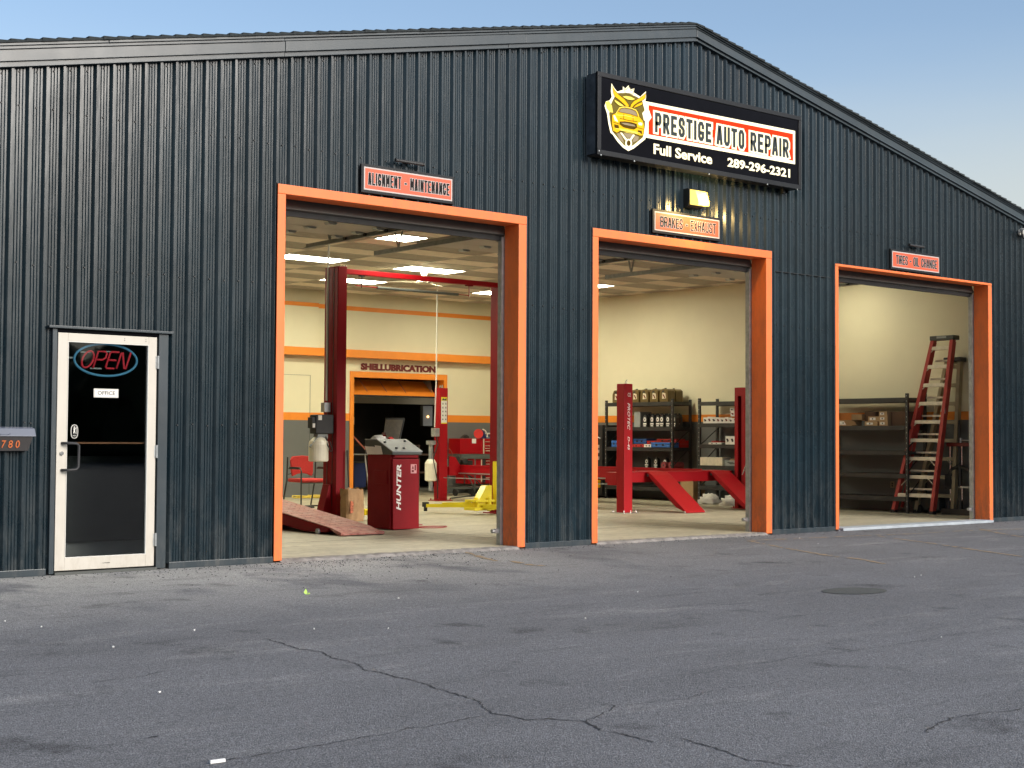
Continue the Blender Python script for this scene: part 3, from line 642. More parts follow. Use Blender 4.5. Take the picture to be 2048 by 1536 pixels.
b = B(); b.box(5.06, 6.26, -.055, .0, 2.165, 2.187); obj('door_drip_cap', b, 'trim', bl, bevel=.003)
for xa, xb in ((5.105, 5.150), (6.128, 6.225)):
    b = B(); b.box(xa, xb, -.022, .08, -.02, 2.163); obj('door_casing', b, 'trim', bl, bevel=.004)
b = B(); b.box(5.150, 6.128, -.010, .08, 2.135, 2.163); obj('door_casing', b, 'signblk', bl)
b = B(); b.box(5.150, 6.128, -.05, .10, -.03, -.006); obj('threshold', b, 'dgrey', bl)
YD = -.012
b = B(); b.box(5.160, 5.252, YD, .033, .006, 2.128); b.box(6.030, 6.112, YD, .033, .006, 2.128); b.box(5.252, 6.030, YD, .033, 2.055, 2.128); b.box(5.252, 6.030, YD, .033, .006, .115)
dr = obj('office_door', b, 'white', bl, bevel=.003, label='white framed glass office door')
b = B(); b.box(5.252, 6.030, .010, .016, .115, 2.055); obj('glass_pane', b, 'glass', dr)
b = B(); b.box(5.252, 5.258, YD - .003, .01, .115, 2.055); b.box(6.024, 6.030, YD - .003, .01, .115, 2.055); b.box(5.258, 6.024, YD - .003, .01, .115, .122); b.box(5.258, 6.024, YD - .003, .01, 2.048, 2.055); obj('glazing_bead', b, 'whitep', dr)
b = B(); b.tube([(5.21, YD, 1.140), (5.22, YD - .035, 1.140), (5.27, YD - .055, 1.140), (5.325, YD - .055, 1.137), (5.345, YD - .055, 1.12), (5.345, YD - .055, .93), (5.325, YD - .055, .905), (5.27, YD - .055, .90), (5.22, YD - .035, .90), (5.21, YD, .90)], .0125, 10); obj('pull_handle', b, 'blackp', dr, smooth=True)
b = B(); b.cyl((5.207, YD - .012, 1.05), (5.207, YD, 1.05), .018, 16); obj('lock_cylinder', b, 'chrome', dr)
for z in (1.896, 1.065, .248):
    b = B(); b.cyl((6.120, YD - .012, z - .06), (6.120, YD - .012, z + .06), .011, 8); b.box(6.100, 6.112, YD - .004, YD + .01, z - .055, z + .055); obj('hinge', b, 'steel', dr)
b = B(); b.box(5.258, 6.028, .045, .06, 1.135, 1.150); obj('push_bar', b, 'copper', dr)
b = B()
for X in (5.79, 6.00):
    for z in (2.085, 2.102): b.cyl((X, YD - .002, z), (X, YD, z), .004, 6)
obj('rivet', b, 'dgrey', dr)
b = text_b('KAWNEER', 5.61, 5.68, .053, .061, YD - .002, depth=.001); obj('maker_mark', b, 'dgrey', dr)
# pull sticker on the glass
ov = lambda cx, cz, rx, rz, n=28, p=2.6: [(cx + rx * math.copysign(abs(math.cos(t)) ** (2 / p), math.cos(t)), cz + rz * math.copysign(abs(math.sin(t)) ** (2 / p), math.sin(t))) for t in [2 * PI * i / n for i in range(n)]]
b = B(); b.prism(ov(5.332, 1.245, .034, .062), .004, .010); st = obj('push_sticker', b, 'whitep', loc=(5.332, .004, 1.245)); tag(st, 'small oval black and white push sticker on the office door glass', 'sticker')
b = B(); b.prism(ov(5.332, 1.245, .029, .057), .003, .004); obj('sticker_face', b, 'signblk', st)
b = B(); b.prism(ov(5.330, 1.284, .006, .007), .0015, .003); b.prism([(5.322, 1.274), (5.338, 1.274), (5.336, 1.25), (5.341, 1.228), (5.334, 1.228), (5.330, 1.246), (5.326, 1.228), (5.319, 1.228), (5.324, 1.25)], .0015, .003); b.prism([(5.336, 1.272), (5.350, 1.284), (5.352, 1.280), (5.338, 1.266)], .0015, .003); b.prism([(5.350, 1.222), (5.353, 1.222), (5.353, 1.292), (5.350, 1.292)], .0015, .003)
b.join(text_b('PUSH', 5.316, 5.348, 1.202, 1.214, .003, depth=.0015)); obj('sticker_figure', b, 'whitep', st)
# office plaque
b = B(); b.box(5.508, 5.745, .002, .010, 1.556, 1.636); pq = obj('office_plaque', b, 'paper', loc=(5.62, .004, 1.6), bevel=.003); tag(pq, 'small white plaque reading OFFICE on the glass door', 'plaque')
b = text_b('OFFICE', 5.543, 5.712, 1.580, 1.616, .002, offset=.02, depth=.001); b.box(5.514, 5.739, .0005, .002, 1.562, 1.564); b.box(5.514, 5.739, .0005, .002, 1.628, 1.630); b.box(5.514, 5.516, .0005, .002, 1.564, 1.628); b.box(5.737, 5.739, .0005, .002, 1.564, 1.628); obj('lettering', b, 'dgrey', pq)
# neon open sign hung inside the glass
nn = thing('neon_sign', 'unlit looking neon sign spelling OPEN in red inside a blue oval', 'neon sign', (5.64, .05, 1.90))
b = B(); b.tube([(5.640 + .302 * math.cos(t), .05, 1.902 + .146 * math.sin(t)) for t in [2 * PI * i / 64 for i in range(64)]], .0105, 8, True); obj('oval_tube', b, 'neonb', nn, smooth=True)
def ital(pts, x, sh=.32): return [(x + px + (pz) * sh, .045, 1.826 + pz) for px, pz in pts]
H = .152
for pts in ([(.055 + .052 * math.cos(t), H / 2 + H / 2 * math.sin(t)) for t in [2 * PI * i / 24 for i in range(25)]],):
    b = B(); b.tube(ital(pts, 5.385), .0085, 8); obj('letter_tube', b, 'neonr', nn, smooth=True)
for X, pl in ((5.515, [(0, 0), (0, H), (.065, H), (.088, H * .9), (.088, H * .62), (.065, H * .5), (.01, H * .5)]), (5.632, [(.085, H), (.01, H), (0, H * .93), (0, .01), (.01, 0), (.085, 0)]), (5.637, [(0, H * .5), (.075, H * .5)]), (5.740, [(0, 0), (.0, H * .95), (.012, H), (.075, 0), (.09, .0), (.09, H)])):
    b = B(); b.tube(ital(pl, X), .0085, 8); obj('letter_tube', b, 'neonr', nn, smooth=True)
b = B(); b.box(5.49, 5.60, .055, .06, 1.815, 1.828); b.box(5.40, 5.50, .06, .066, 1.96, 1.972); b.box(5.60, 5.70, .055, .06, 1.975, 1.985); b.box(5.255, 5.34, .06, .075, 1.903, 1.918); obj('support', b, 'grey', nn)
# mailbox
mb = thing('mailbox', 'black wall mailbox with slate lid and orange house number', 'mailbox', (4.65, -.06, 1.07))
zf = lambda z, y=-.12: 1.2 + (z - 1.2) * (y - CAMY) / -CAMY
b = B(); X1, X0 = 4.915, 4.415
b.add([(X0 + .02, -.12, 1.196), (X1 - .01, -.12, 1.196), (X1 - .01, -.02, 1.196), (X0 + .02, -.02, 1.196), (X0 + .045, -.075, 1.072), (X1 - .035, -.075, 1.072), (X1 - .035, -.02, 1.072), (X0 + .045, -.02, 1.072)], [(0, 1, 2, 3), (4, 5, 6, 7), (0, 1, 5, 4), (1, 2, 6, 5), (2, 3, 7, 6), (3, 0, 4, 7)]); obj('box', b, 'mbox', mb, bevel=.004)
b = B(); b.prism([(-.02, 1.282), (-.10, 1.268), (-.135, 1.200), (-.128, 1.198), (-.02, 1.200)], X0, X1 + .012, 'x'); obj('lid', b, 'mlid', mb, bevel=.004)
b = B(); b.tube([(4.60, -.133, 1.222), (4.615, -.131, 1.214), (4.65, -.130, 1.211), (4.685, -.131, 1.214), (4.70, -.133, 1.222)], .003, 6); obj('lid_lip', b, 'mlid', mb)
b = B()
for ch, X in (('3', 4.592), ('7', 4.653), ('8', 4.714), ('0', 4.776)):
    b.join(text_b(ch, X - .019, X + .019, 1.098, 1.164, 0, offset=.012, depth=.002, fn=lambda p: Vector((p.x, -.0775 - (p.z - 1.072) / .124 * .045 - .004, p.z))))
obj('house_number', b, 'num', mb)

# ================================================================== SIGNS AND LAMPS ON THE FACADE
EMB = {
 'outline':[(11.738,5.389),(11.779,5.343),(11.828,5.304),(11.923,5.339),(11.923,5.38),(11.967,5.362),(12.014,5.408),(12.055,5.366),(12.113,5.386),(12.101,5.337),(12.212,5.301),(12.305,5.382),(12.308,5.313),(12.291,5.243),(12.296,5.183),(12.361,5.16),(12.402,5.078),(12.348,5.017),(12.329,4.941),(12.306,4.857),(12.297,4.802),(12.228,4.753),(12.108,4.667),(12.017,4.622),(11.926,4.653),(11.835,4.713),(11.763,4.782),(11.723,4.803),(11.691,4.903),(11.668,5.018),(11.628,5.103),(11.65,5.159),(11.708,5.181),(11.743,5.225),(11.73,5.289)],
 'shield':[(11.819,5.283),(11.905,5.3),(12.014,5.314),(12.161,5.29),(12.244,5.256),(12.282,5.161),(12.291,5.069),(12.292,4.975),(12.274,4.873),(12.255,4.817),(12.108,4.71),(12.016,4.658),(11.935,4.687),(11.835,4.759),(11.754,4.82),(11.722,4.908),(11.7,5.022),(11.717,5.116),(11.761,5.195)],
 'wingL':[(11.743,5.357),(11.788,5.305),(11.851,5.268),(11.942,5.23),(12.005,5.18),(12.019,5.152),(11.978,5.139),(11.942,5.163),(11.86,5.204),(11.788,5.232),(11.761,5.274)],
 'wingL2':[(11.775,5.204),(11.851,5.183),(11.924,5.157),(11.942,5.14),(11.87,5.136),(11.833,5.147),(11.788,5.173)],
 'wingR':[(12.295,5.358),(12.286,5.296),(12.244,5.263),(12.161,5.223),(12.097,5.18),(12.07,5.146),(12.033,5.147),(12.051,5.187),(12.097,5.233),(12.189,5.281),(12.244,5.316)],
 'wingR2':[(12.244,5.243),(12.235,5.208),(12.171,5.178),(12.097,5.147),(12.088,5.152),(12.134,5.192),(12.189,5.221)],
 'crown':[(11.934,5.364),(11.968,5.343),(12.014,5.393),(12.049,5.349),(12.096,5.372),(12.083,5.311),(12.014,5.31),(11.955,5.304)],
 'eye':[(11.905,5.257),(11.969,5.277),(12.051,5.279),(12.124,5.258),(12.06,5.234),(11.996,5.231),(11.942,5.243)],
 'car':[(11.74,5.015),(11.834,5.062),(11.87,5.12),(11.942,5.142),(12.051,5.144),(12.134,5.133),(12.166,5.111),(12.19,5.054),(12.245,5.016),(12.269,4.972),(12.26,4.864),(12.246,4.835),(12.19,4.828),(12.107,4.843),(11.979,4.845),(11.871,4.843),(11.817,4.809),(11.754,4.827),(11.736,4.909)],
 'windshield':[(11.85,5.063),(11.877,5.108),(11.942,5.125),(12.051,5.127),(12.12,5.114),(12.143,5.094),(12.157,5.053),(12.052,5.064),(11.942,5.064)],
 'grille':[(11.861,4.948),(11.943,4.962),(12.052,4.967),(12.139,4.96),(12.148,4.922),(12.098,4.891),(12.016,4.89),(11.925,4.894),(11.87,4.916)],
 'grille2':[(11.884,4.939),(11.979,4.951),(12.107,4.946),(12.125,4.929),(12.052,4.925),(11.943,4.926)],
 'lightL':[(11.76,5.008),(11.784,5.016),(11.834,4.951),(11.83,4.943),(11.785,4.953)],
 'lightR':[(12.167,4.978),(12.199,4.989),(12.241,4.988),(12.231,4.957),(12.181,4.956)],
 'fogL':[(11.772,4.908),(11.848,4.904),(11.853,4.864),(11.781,4.867)],
 'fogR':[(12.158,4.89),(12.227,4.894),(12.236,4.854),(12.172,4.857)],
 'bumper':[(11.871,4.86),(12.107,4.863),(12.163,4.851),(12.144,4.838),(11.979,4.835),(11.875,4.845)],
 'segL':[(11.821,4.803),(11.871,4.817),(11.925,4.752),(11.944,4.702),(11.871,4.744)],
 'segM':[(11.925,4.828),(12.098,4.835),(12.053,4.789),(11.998,4.772)],
 'segR':[(12.126,4.826),(12.19,4.815),(12.172,4.772),(12.099,4.736),(12.08,4.753)],
 'hub':[(12.073,4.722),(12.07,4.705),(12.062,4.689),(12.05,4.675),(12.034,4.665),(12.016,4.66),(11.999,4.661),(11.983,4.666),(11.971,4.677),(11.963,4.691),(11.96,4.707),(11.963,4.724),(11.971,4.74),(11.983,4.754),(11.999,4.764),(12.016,4.769),(12.034,4.769),(12.049,4.763),(12.062,4.753),(12.07,4.739)],
 'hub2':[(12.049,4.721),(12.048,4.71),(12.043,4.7),(12.036,4.691),(12.027,4.685),(12.016,4.682),(12.006,4.683),(11.997,4.686),(11.99,4.693),(11.985,4.702),(11.984,4.712),(11.985,4.723),(11.99,4.733),(11.997,4.742),(12.006,4.748),(12.016,4.751),(12.026,4.751),(12.035,4.747),(12.043,4.74),(12.047,4.731)],
 'spokeL':[(11.875,4.824),(11.907,4.825),(11.993,4.758),(11.966,4.741)],
 'spokeR':[(12.089,4.83),(12.121,4.828),(12.057,4.75),(12.034,4.763)],
 'fistL':[(11.641,5.151),(11.699,5.173),(11.744,5.12),(11.762,5.044),(11.708,5.043),(11.659,5.082)],
 'fistR':[(12.245,5.109),(12.301,5.164),(12.357,5.146),(12.39,5.077),(12.338,5.022),(12.273,5.026)],
}

b = None
sg = thing('main_sign', 'large black backlit sign reading PRESTIGE AUTO REPAIR with golden emblem', 'sign', (13.36, -.1, 4.53))
SX0, SX1, SZ0, SZ1, SY = 11.523, 15.182, 4.530, 5.487, -.21
b = B(); b.box(SX0, SX1, SY + .03, -.02, SZ0 - .004, SZ1); obj('cabinet', b, 'signbox', sg, bevel=.004)
b = B(); b.box(SX0 - .002, SX0 - .0005, SY + .03, -.022, SZ0 + .01, SZ1 - .005); obj('side_panel', b, 'signside', sg)
b = B(); fw_ = .048
b.box(SX0 - .012, SX1 + .006, SY - .012, SY + .03, SZ1 - fw_, SZ1 + .008); b.box(SX0 - .012, SX1 + .006, SY - .012, SY + .03, SZ0 - .012, SZ0 + fw_); b.box(SX0 - .012, SX0 + fw_, SY - .0115, SY + .03, SZ0 + fw_, SZ1 - fw_); b.box(SX1 - fw_ + .006, SX1 + .006, SY - .0115, SY + .03, SZ0 + fw_, SZ1 - fw_)
obj('retainer_frame', b, 'signbox', sg, bevel=.004)
b = B(); b.box(SX0 + fw_, SX1 - fw_ + .006, SY, SY + .02, SZ0 + fw_, SZ1 - fw_); obj('face', b, 'signblk', sg)
b = B()
for X, Z in ((11.56, 4.515), (12.1, 4.512), (13.4, 4.512), (14.5, 4.512), (15.1, 4.512), (11.53, 4.56)): b.cyl((X, SY - .02, Z), (X, SY - .012, Z), .009, 8)
obj('screw', b, 'steel', sg)
b = B(); b.cyl((15.02, -.05, 4.53), (15.02, -.05, 4.47), .03, 8); b.cyl((15.12, -.04, 4.53), (15.12, -.04, 4.49), .02, 8); obj('conduit_stub', b, 'signbox', sg)
def flat(name, pts, lay, mat, par=sg):
    b = B(); y = SY - .0006 - lay * .0008; b.prism(pts, y, y + .0007); return obj(name, b, mat, par)
def inset(p, d):
    return p
flat('banner_border', [(12.296, 4.824), (15.073, 4.846), (15.075, 5.289), (12.294, 5.262)], 1, 'ecream')
flat('banner', [(12.353, 4.868), (15.033, 4.887), (15.029, 5.244), (12.353, 5.223)], 2, 'ered')
for wd, x0, x1 in (('PRESTIGE', 12.460, 13.455), ('AUTO', 13.550, 14.070), ('REPAIR', 14.185, 14.940)):
    b = B(); letters(b, wd, x0 - .006, x1 + .006, 4.912, 5.152, SY - .0028, .046, .096, dep=.0004, gap=1.55); obj('letter_outline', b, 'ecream', sg)
    b = B(); letters(b, wd, x0, x1, 4.910, 5.154, SY - .0045, .046, .046, dep=.0004, gap=1.55); obj('lettering', b, 'eletter', sg)
b = text_b('Full Service', 12.440, 13.471, 4.643, 4.772, SY - .0005, offset=.028, depth=.002); obj('lettering', b, 'ecream', sg)
b = text_b('289-296-2321', 13.757, 14.971, 4.652, 4.770, SY - .0005, offset=.030, depth=.002); obj('lettering', b, 'ecream', sg)
em = flat('emblem', EMB['outline'], 4, 'ecream'); em['label'] = 'golden shield emblem with crowned horns over a car'
for i, (k, mt) in enumerate((('shield', 'eolive'), ('fistL', 'egold2'), ('fistR', 'ecream'), ('segL', 'egrey'), ('segM', 'egrey'), ('segR', 'egrey'), ('spokeL', 'ecream'), ('spokeR', 'ecream'), ('hub', 'ecream'), ('hub2', 'eline'), ('crown', 'ecream'), ('eye', 'egold2'), ('wingL2', 'egold2'), ('wingR2', 'egold'), ('wingL', 'egold'), ('wingR', 'egold'),
    ('car', 'egold'), ('windshield', 'egrey'), ('grille', 'eline'), ('grille2', 'egrey'), ('lightL', 'ecream'), ('lightR', 'ecream'), ('fogL', 'eline'), ('fogR', 'eline'), ('bumper', 'egold2'))):
    flat({'segL': 'rim', 'segM': 'rim', 'segR': 'rim', 'spokeL': 'spoke', 'spokeR': 'spoke', 'hub': 'hub', 'hub2': 'hub', 'wingL': 'wing', 'wingR': 'wing', 'wingL2': 'feather', 'wingR2': 'feather', 'fistL': 'fist', 'fistR': 'fist', 'lightL': 'headlamp', 'lightR': 'headlamp', 'fogL': 'vent', 'fogR': 'vent', 'grille2': 'grille'}.get(k, k), EMB[k], 5 + i * .5, mt, em)
# dark line work of the emblem
def line(pts, lay, wd, mat='eline'):
    b = B()
    for q in strip(pts, wd): b.prism([tuple(p) for p in q], SY - .0006 - lay * .0008, SY - .0001 - lay * .0008)
    obj('line', b, mat, em)
for k, lay in (('car', 14), ('windshield', 14.6), ('grille', 15), ('wingL', 13), ('wingR', 13), ('wingL2', 12), ('wingR2', 12), ('eye', 12), ('crown', 12)): line([tuple(p) for p in EMB[k]] + ['c'], lay + 4, .006)
for pl in ([(11.80, 5.02), (11.95, 5.035), (12.10, 5.03)], [(11.93, 5.05), (11.925, 4.99)], [(12.08, 5.05), (12.085, 4.985)], [(11.87, 4.99), (12.0, 4.985), (12.15, 4.99)], [(11.76, 4.93), (11.86, 4.92)], [(12.16, 4.92), (12.25, 4.915)], [(11.80, 4.86), (11.98, 4.868), (12.2, 4.86)]): line(pl, 18.5, .007, 'egold2' if pl[0][0] == 11.80 else 'eline')
line([(11.80, 5.035), (11.86, 5.115), (11.945, 5.137), (12.05, 5.139), (12.13, 5.127), (12.175, 5.06)], 19, .009, 'egold2')

def bay_sign(word, cx0, cx1, cz0, cz1, y, lab, l0, l1, t):
    s = thing('bay_sign', lab, 'sign', ((cx0 + cx1) / 2, -.03, cz0))
    b = B(); b.box(cx0, cx1, y, -.018, cz0, cz1); obj('frame', b, 'signbox', s, bevel=.003)
    m_ = .030; b = B(); b.box(cx0 + m_, cx1 - m_, y - .003, y, cz0 + m_, cz1 - m_); obj('border', b, 'swhite', s)
    m_ = .044; b = B(); b.box(cx0 + m_, cx1 - m_, y - .004, y - .003, cz0 + m_, cz1 - m_); obj('face', b, 'sorange', s)
    zc = (cz0 + cz1) / 2; h = .064
    b = B(); letters(b, word, l0, l1, zc - h, zc + h, y - .0055, t, t * 1.6, dep=.0005, gap=1.6); obj('letter_outline', b, 'swhite', s)
    b = B(); letters(b, word, l0, l1, zc - h, zc + h, y - .0072, t, t, dep=.0005, gap=1.6); obj('lettering', b, 'sblack', s)
    return s
y = -.05
def fx(X, yy=-.05): return X * (yy - CAMY) / -CAMY
def fz(Z, yy=-.05): return 1.2 + (Z - 1.2) * (yy - CAMY) / -CAMY
bay_sign('ALIGNMENT - MAINTENANCE', fx(8.38), fx(9.59), fz(3.752), fz(4.052), y, 'orange ALIGNMENT - MAINTENANCE sign above the first bay', fx(8.46), fx(9.52), .0165)
bay_sign('BRAKES - EXHAUST', fx(12.64), fx(13.863), fz(3.735), fz(4.030), y, 'orange BRAKES - EXHAUST sign under the lit floodlight', fx(12.765), fx(13.765), .0165)
bay_sign('TIRES - OIL CHANGE', fx(17.445), fx(18.65), fz(3.665), fz(3.958), y, 'orange TIRES - OIL CHANGE sign above the right bay', fx(17.56), fx(18.56), .0165)
for X0, X1, Z, lab in ((8.82, 9.165, 4.14, 'slim black bar lamp above the ALIGNMENT sign'), (17.90, 18.23, 4.05, 'slim black bar lamp above the TIRES sign')):
    X0, X1, Z = fx(X0, -.09), fx(X1, -.09), fz(Z, -.09)
    s = thing('bar_lamp', lab, 'lamp', ((X0 + X1) / 2, -.02, Z), 'bar lamps over the bay signs')
    b = B(); b.cyl((X0, -.09, Z), (X1, -.09, Z - .004), .017, 12); b.box(X0, X1, -.09, -.075, Z + .0, Z + .016); obj('housing', b, 'black', s)
    b = B(); b.box((X0 + X1) / 2 - .04, (X0 + X1) / 2 + .04, -.09, -.01, Z - .008, Z + .008); obj('arm', b, 'black', s)
    b = B(); b.cyl((X0 - .012, -.09, Z), (X0, -.09, Z), .021, 12); b.cyl((X1, -.09, Z - .004), (X1 + .012, -.09, Z - .004), .021, 12); obj('end_cap', b, 'black', s)
# wall pack flood light, lit
wp = thing('wall_light', 'lit yellow floodlight on the wall between the two signs', 'floodlight', (13.3, -.02, 4.08))
b = B(); b.prism([(-.02, 4.085), (-.10, 4.105), (-.125, 4.17), (-.125, 4.31), (-.10, 4.325), (-.02, 4.325)], 13.155, 13.43, 'x'); obj('housing', b, 'black', wp, bevel=.006)
LY0, LY1 = -.126, -.245
b = B(); xa, xb = 13.165, 13.42
b.add([(xa, LY0, 4.12), (xb, LY0, 4.12), (xb, LY0, 4.308), (xa, LY0, 4.308), (xa + .03, LY1 + .015, 4.105), (xb - .03, LY1 + .015, 4.105), (xb - .02, LY1 + .05, 4.285), (xa + .02, LY1 + .05, 4.285), (xa + .03, LY1, 4.14), (xb - .03, LY1, 4.14)],
      [(0, 1, 2, 3), (4, 5, 9, 8), (8, 9, 6, 7), (0, 1, 5, 4), (3, 2, 6, 7), (0, 4, 8, 7, 3), (1, 5, 9, 6, 2)]); obj('lens', b, 'lens', wp)
b = B(); b.lathe(0, 0, [(.008, -.045), (.034, -.032), (.046, 0), (.034, .032), (.008, .045)], 12); b.xf(lambda p: Vector((13.285 + p.x * 1.1, -.248 + p.y * .25, 4.192 + p.z * 1.15))); obj('bulb', b, 'bulb', wp, smooth=True)
pl_ = bpy.data.lights.new('wall_light_glow', 'POINT'); pl_.energy = 14; pl_.color = (1, .68, .25); pl_.shadow_soft_size = .05
po = bpy.data.objects.new('wall_light_glow', pl_); COL.objects.link(po); po.parent = wp; po.location = Vector((13.28, -.33, 4.15)) - Vector(wp.location)
# twin security light at the right corner
sc = thing('security_light', 'small white twin head security light near the right roof edge', 'security light', (20.75, -.02, 4.5))
b = B(); b.cyl((20.78, -.02, 4.50), (20.78, -.05, 4.50), .05, 14); obj('base', b, 'whitep', sc)
for dx, ang in ((-.075, -1), (.06, 1)):
    b = B(); b.cyl((20.78 + dx * .2, -.05, 4.50), (20.78 + dx, -.10, 4.52), .014, 8); b.cyl((20.78 + dx, -.09, 4.53), (20.78 + dx + .03 * ang, -.18, 4.49), .028, 12, .05); obj('lamp_head', b, 'whitep', sc)
b = B(); b.cyl((20.78, -.06, 4.49), (20.78, -.09, 4.40), .018, 8, .022); obj('sensor', b, 'black', sc)

# ================================================================== INSIDE THE BAYS
# ceiling lights
proto = None
LL = {(12.27, 7.97): 'lit ceiling light panel cut by the left jamb of the first bay', (14.72, 7.97): 'lit ceiling light panel nearest behind the ceiling fan', (18.395, 7.97): 'lit ceiling light panel seen at the left of the middle bay', (14.72, 10.41): 'lit ceiling light panel behind the red lift post', (18.395, 10.41): 'lit ceiling light panel by the right red lift post', (12.27, 4.92): 'square lit ceiling light panel behind the hanging brackets'}
for X, Y, n_ in LIGHTS:
    wX = 1.225 if n_ == 2 else .6125
    t = thing('ceiling_light', LL.get((X, Y)) or 'unseen lit panel added above the %s' % {(9.82, 7.97): 'left side of the first bay', (12.27, 10.41): 'rear left corner', (19.62, 3.09): 'storage rack of the right bay'}[(X, Y)], 'ceiling light', (X + wX / 2, Y + .305, ZC), 'lit panels in the workshop ceiling')
    b = B(); z0, z1 = ZC - .012, ZC + .02
    for q in ((X, X + wX, Y, Y + .02), (X, X + wX, Y + .59, Y + .61), (X, X + .02, Y + .02, Y + .59), (X + wX - .02, X + wX, Y + .02, Y + .59)): b.box(*q, z0, z1)
    obj('frame', b, 'whitep', t)
    b = B(); b.box(X + .02, X + wX - .02, Y + .02, Y + .59, ZC - .004, ZC + .01); obj('diffuser', b, 'tube', t)
# ceiling fans
def fan(x, y, a0, lab):
    t = thing('ceiling_fan', lab, 'fan', (x, y, ZC))
    b = B(); b.lathe(x, y, [(.02, 4.05), (.045, 4.07), (.07, 4.15), (.06, 4.198)], 16); obj('canopy', b, 'alum', t, smooth=True)
    b = B(); b.cyl((x, y, 3.98), (x, y, 4.06), .010, 8); obj('rod', b, 'rail', t)
    b = B(); b.lathe(x, y, [(.03, 3.915), (.10, 3.925), (.145, 3.95), (.13, 3.975), (.02, 3.985)], 20); obj('motor', b, 'alum', t, smooth=True)
    for k in range(3):
        a = a0 + 2 * PI * k / 3; d_ = Vector((math.cos(a), math.sin(a), 0)); n = Vector((-d_.y, d_.x, 0)); P = Vector((x, y, 3.955))
        b = B(); p = [P + d_ * .12 + n * .03, P + d_ * .60 + n * .05, P + d_ * .68, P + d_ * .60 - n * .05 - Vector((0, 0, .012)), P + d_ * .12 - n * .03 - Vector((0, 0, .01))]
        b.add([tuple(v) for v in p] + [tuple(v + Vector((0, 0, .006))) for v in p], [(0, 1, 2, 3, 4), (9, 8, 7, 6, 5)] + [(i, (i + 1) % 5, (i + 1) % 5 + 5, i + 5) for i in range(5)]); obj('blade', b, 'alum', t)
    return t
fan(15.18, 8.22, .45, 'small pale ceiling fan hanging behind the red lift beam')

# ---- two post lift, crimson, with yellow carriage arms
lf = thing('two_post_lift', 'tall crimson two post lift with yellow arms in the first bay', 'car lift', (13.2, 5.6, 0))
def cpost(x0, x1, y0, y1, z1, name, s_=1):
    b = B(); b.box(x0, x1, y0, y1, 0, z1); return obj(name, b, 'red', lf, bevel=.012)
cpost(11.64, 11.80, 5.50, 5.86, 3.73, 'post'); cpost(14.80, 14.96, 5.50, 5.86, 3.70, 'post')
b = B(); b.box(11.636, 11.640, 5.60, 5.615, .2, 3.7); b.box(11.636, 11.640, 5.74, 5.755, .2, 3.7); obj('post_seam', b, 'black', lf)
for xx, s_ in ((11.64, -1), (14.96, 1)):
    b = B(); x_in = xx; b.prism([(xx, .0), (xx + s_ * .17, 0), (xx + s_ * .15, .10), (xx + s_ * .04, .52), (xx, .52)], 5.62, 5.80); obj('foot_gusset', b, 'red', lf, bevel=.006)
    b = B(); b.box(xx - .22, xx + .22, 5.42, 5.95, 0, .018); obj('base_plate', b, 'red', lf)
b = B(); b.box(11.80, 14.80, 5.62, 5.72, 3.64, 3.715); obj('crossbeam', b, 'red2', lf, bevel=.006)
b = B(); b.cyl((12.44, 5.66, 3.475), (13.98, 5.66, 3.475), .022, 12); obj('cutoff_bar', b, 'dgreen', lf)
b = B(); b.cyl((12.05, 5.66, 3.478), (12.44, 5.66, 3.475), .007, 6); b.cyl((13.98, 5.66, 3.475), (14.2, 5.66, 3.475), .007, 6); obj('cutoff_rod', b, 'red2', lf)
b = B(); b.bar((12.16, 5.66, 3.64), (12.16, 5.66, 3.45), .03, .012); b.box(12.12, 12.20, 5.63, 5.69, 3.62, 3.64); obj('hanger', b, 'black', lf)
b = B(); b.bar((14.20, 5.66, 3.64), (14.20, 5.66, 3.45), .055, .012); b.box(14.14, 14.26, 5.63, 5.69, 3.62, 3.64); obj('hanger', b, 'red', lf)
b = B()
for X in (11.68, 11.735, 11.78): b.cyl((X, 5.52, 3.73), (X, 5.52, 3.75), .012, 6)
obj('bolt', b, 'chrome', lf)
# conduit + junction box on the left post
b = B(); b.tube([(11.60, 5.70, ZC), (11.597, 5.72, 3.2), (11.60, 5.72, 1.75)], .014, 8); obj('conduit', b, 'whitep', lf)
b = B(); b.box(11.53, 11.635, 5.66, 5.76, 1.58, 1.72); obj('junction_box', b, 'steel', lf, bevel=.004)
b = B(); b.box(11.33, 11.63, 5.56, 5.74, 1.26, 1.54); obj('motor', b, 'blackp', lf, bevel=.015)
b = B(); b.box(11.27, 11.33, 5.58, 5.70, 1.34, 1.50); obj('switch_box', b, 'blackp', lf, bevel=.006)
b = B(); b.box(11.36, 11.42, 5.552, 5.56, 1.46, 1.53); b.box(11.28, 11.32, 5.573, 5.58, 1.35, 1.41); obj('motor_label', b, 'paper', lf)
b = B(); b.box(11.38, 11.56, 5.60, 5.72, 1.19, 1.26); obj('pump_block', b, 'rail', lf, bevel=.008)
b = B(); b.lathe(11.435, 5.66, [(.13, .855), (.145, .87), (.145, 1.10), (.135, 1.15), (.085, 1.20), (.06, 1.215)], 24); obj('oil_tank', b, 'tank', lf, smooth=False)
b = B(); b.bar((11.38, 5.60, 1.22), (11.24, 5.55, 1.09), .010, .010); b.cyl((11.24, 5.55, 1.10), (11.215, 5.54, 1.07), .018, 8); obj('release_lever', b, 'rail', lf)
b = B(); b.tube([(11.52, 5.60, 1.22), (11.50, 5.52, 1.10), (11.54, 5.50, 1.0), (11.60, 5.55, 1.02), (11.59, 5.6, 1.15)], .009, 6); obj('hose', b, 'rubber', lf)
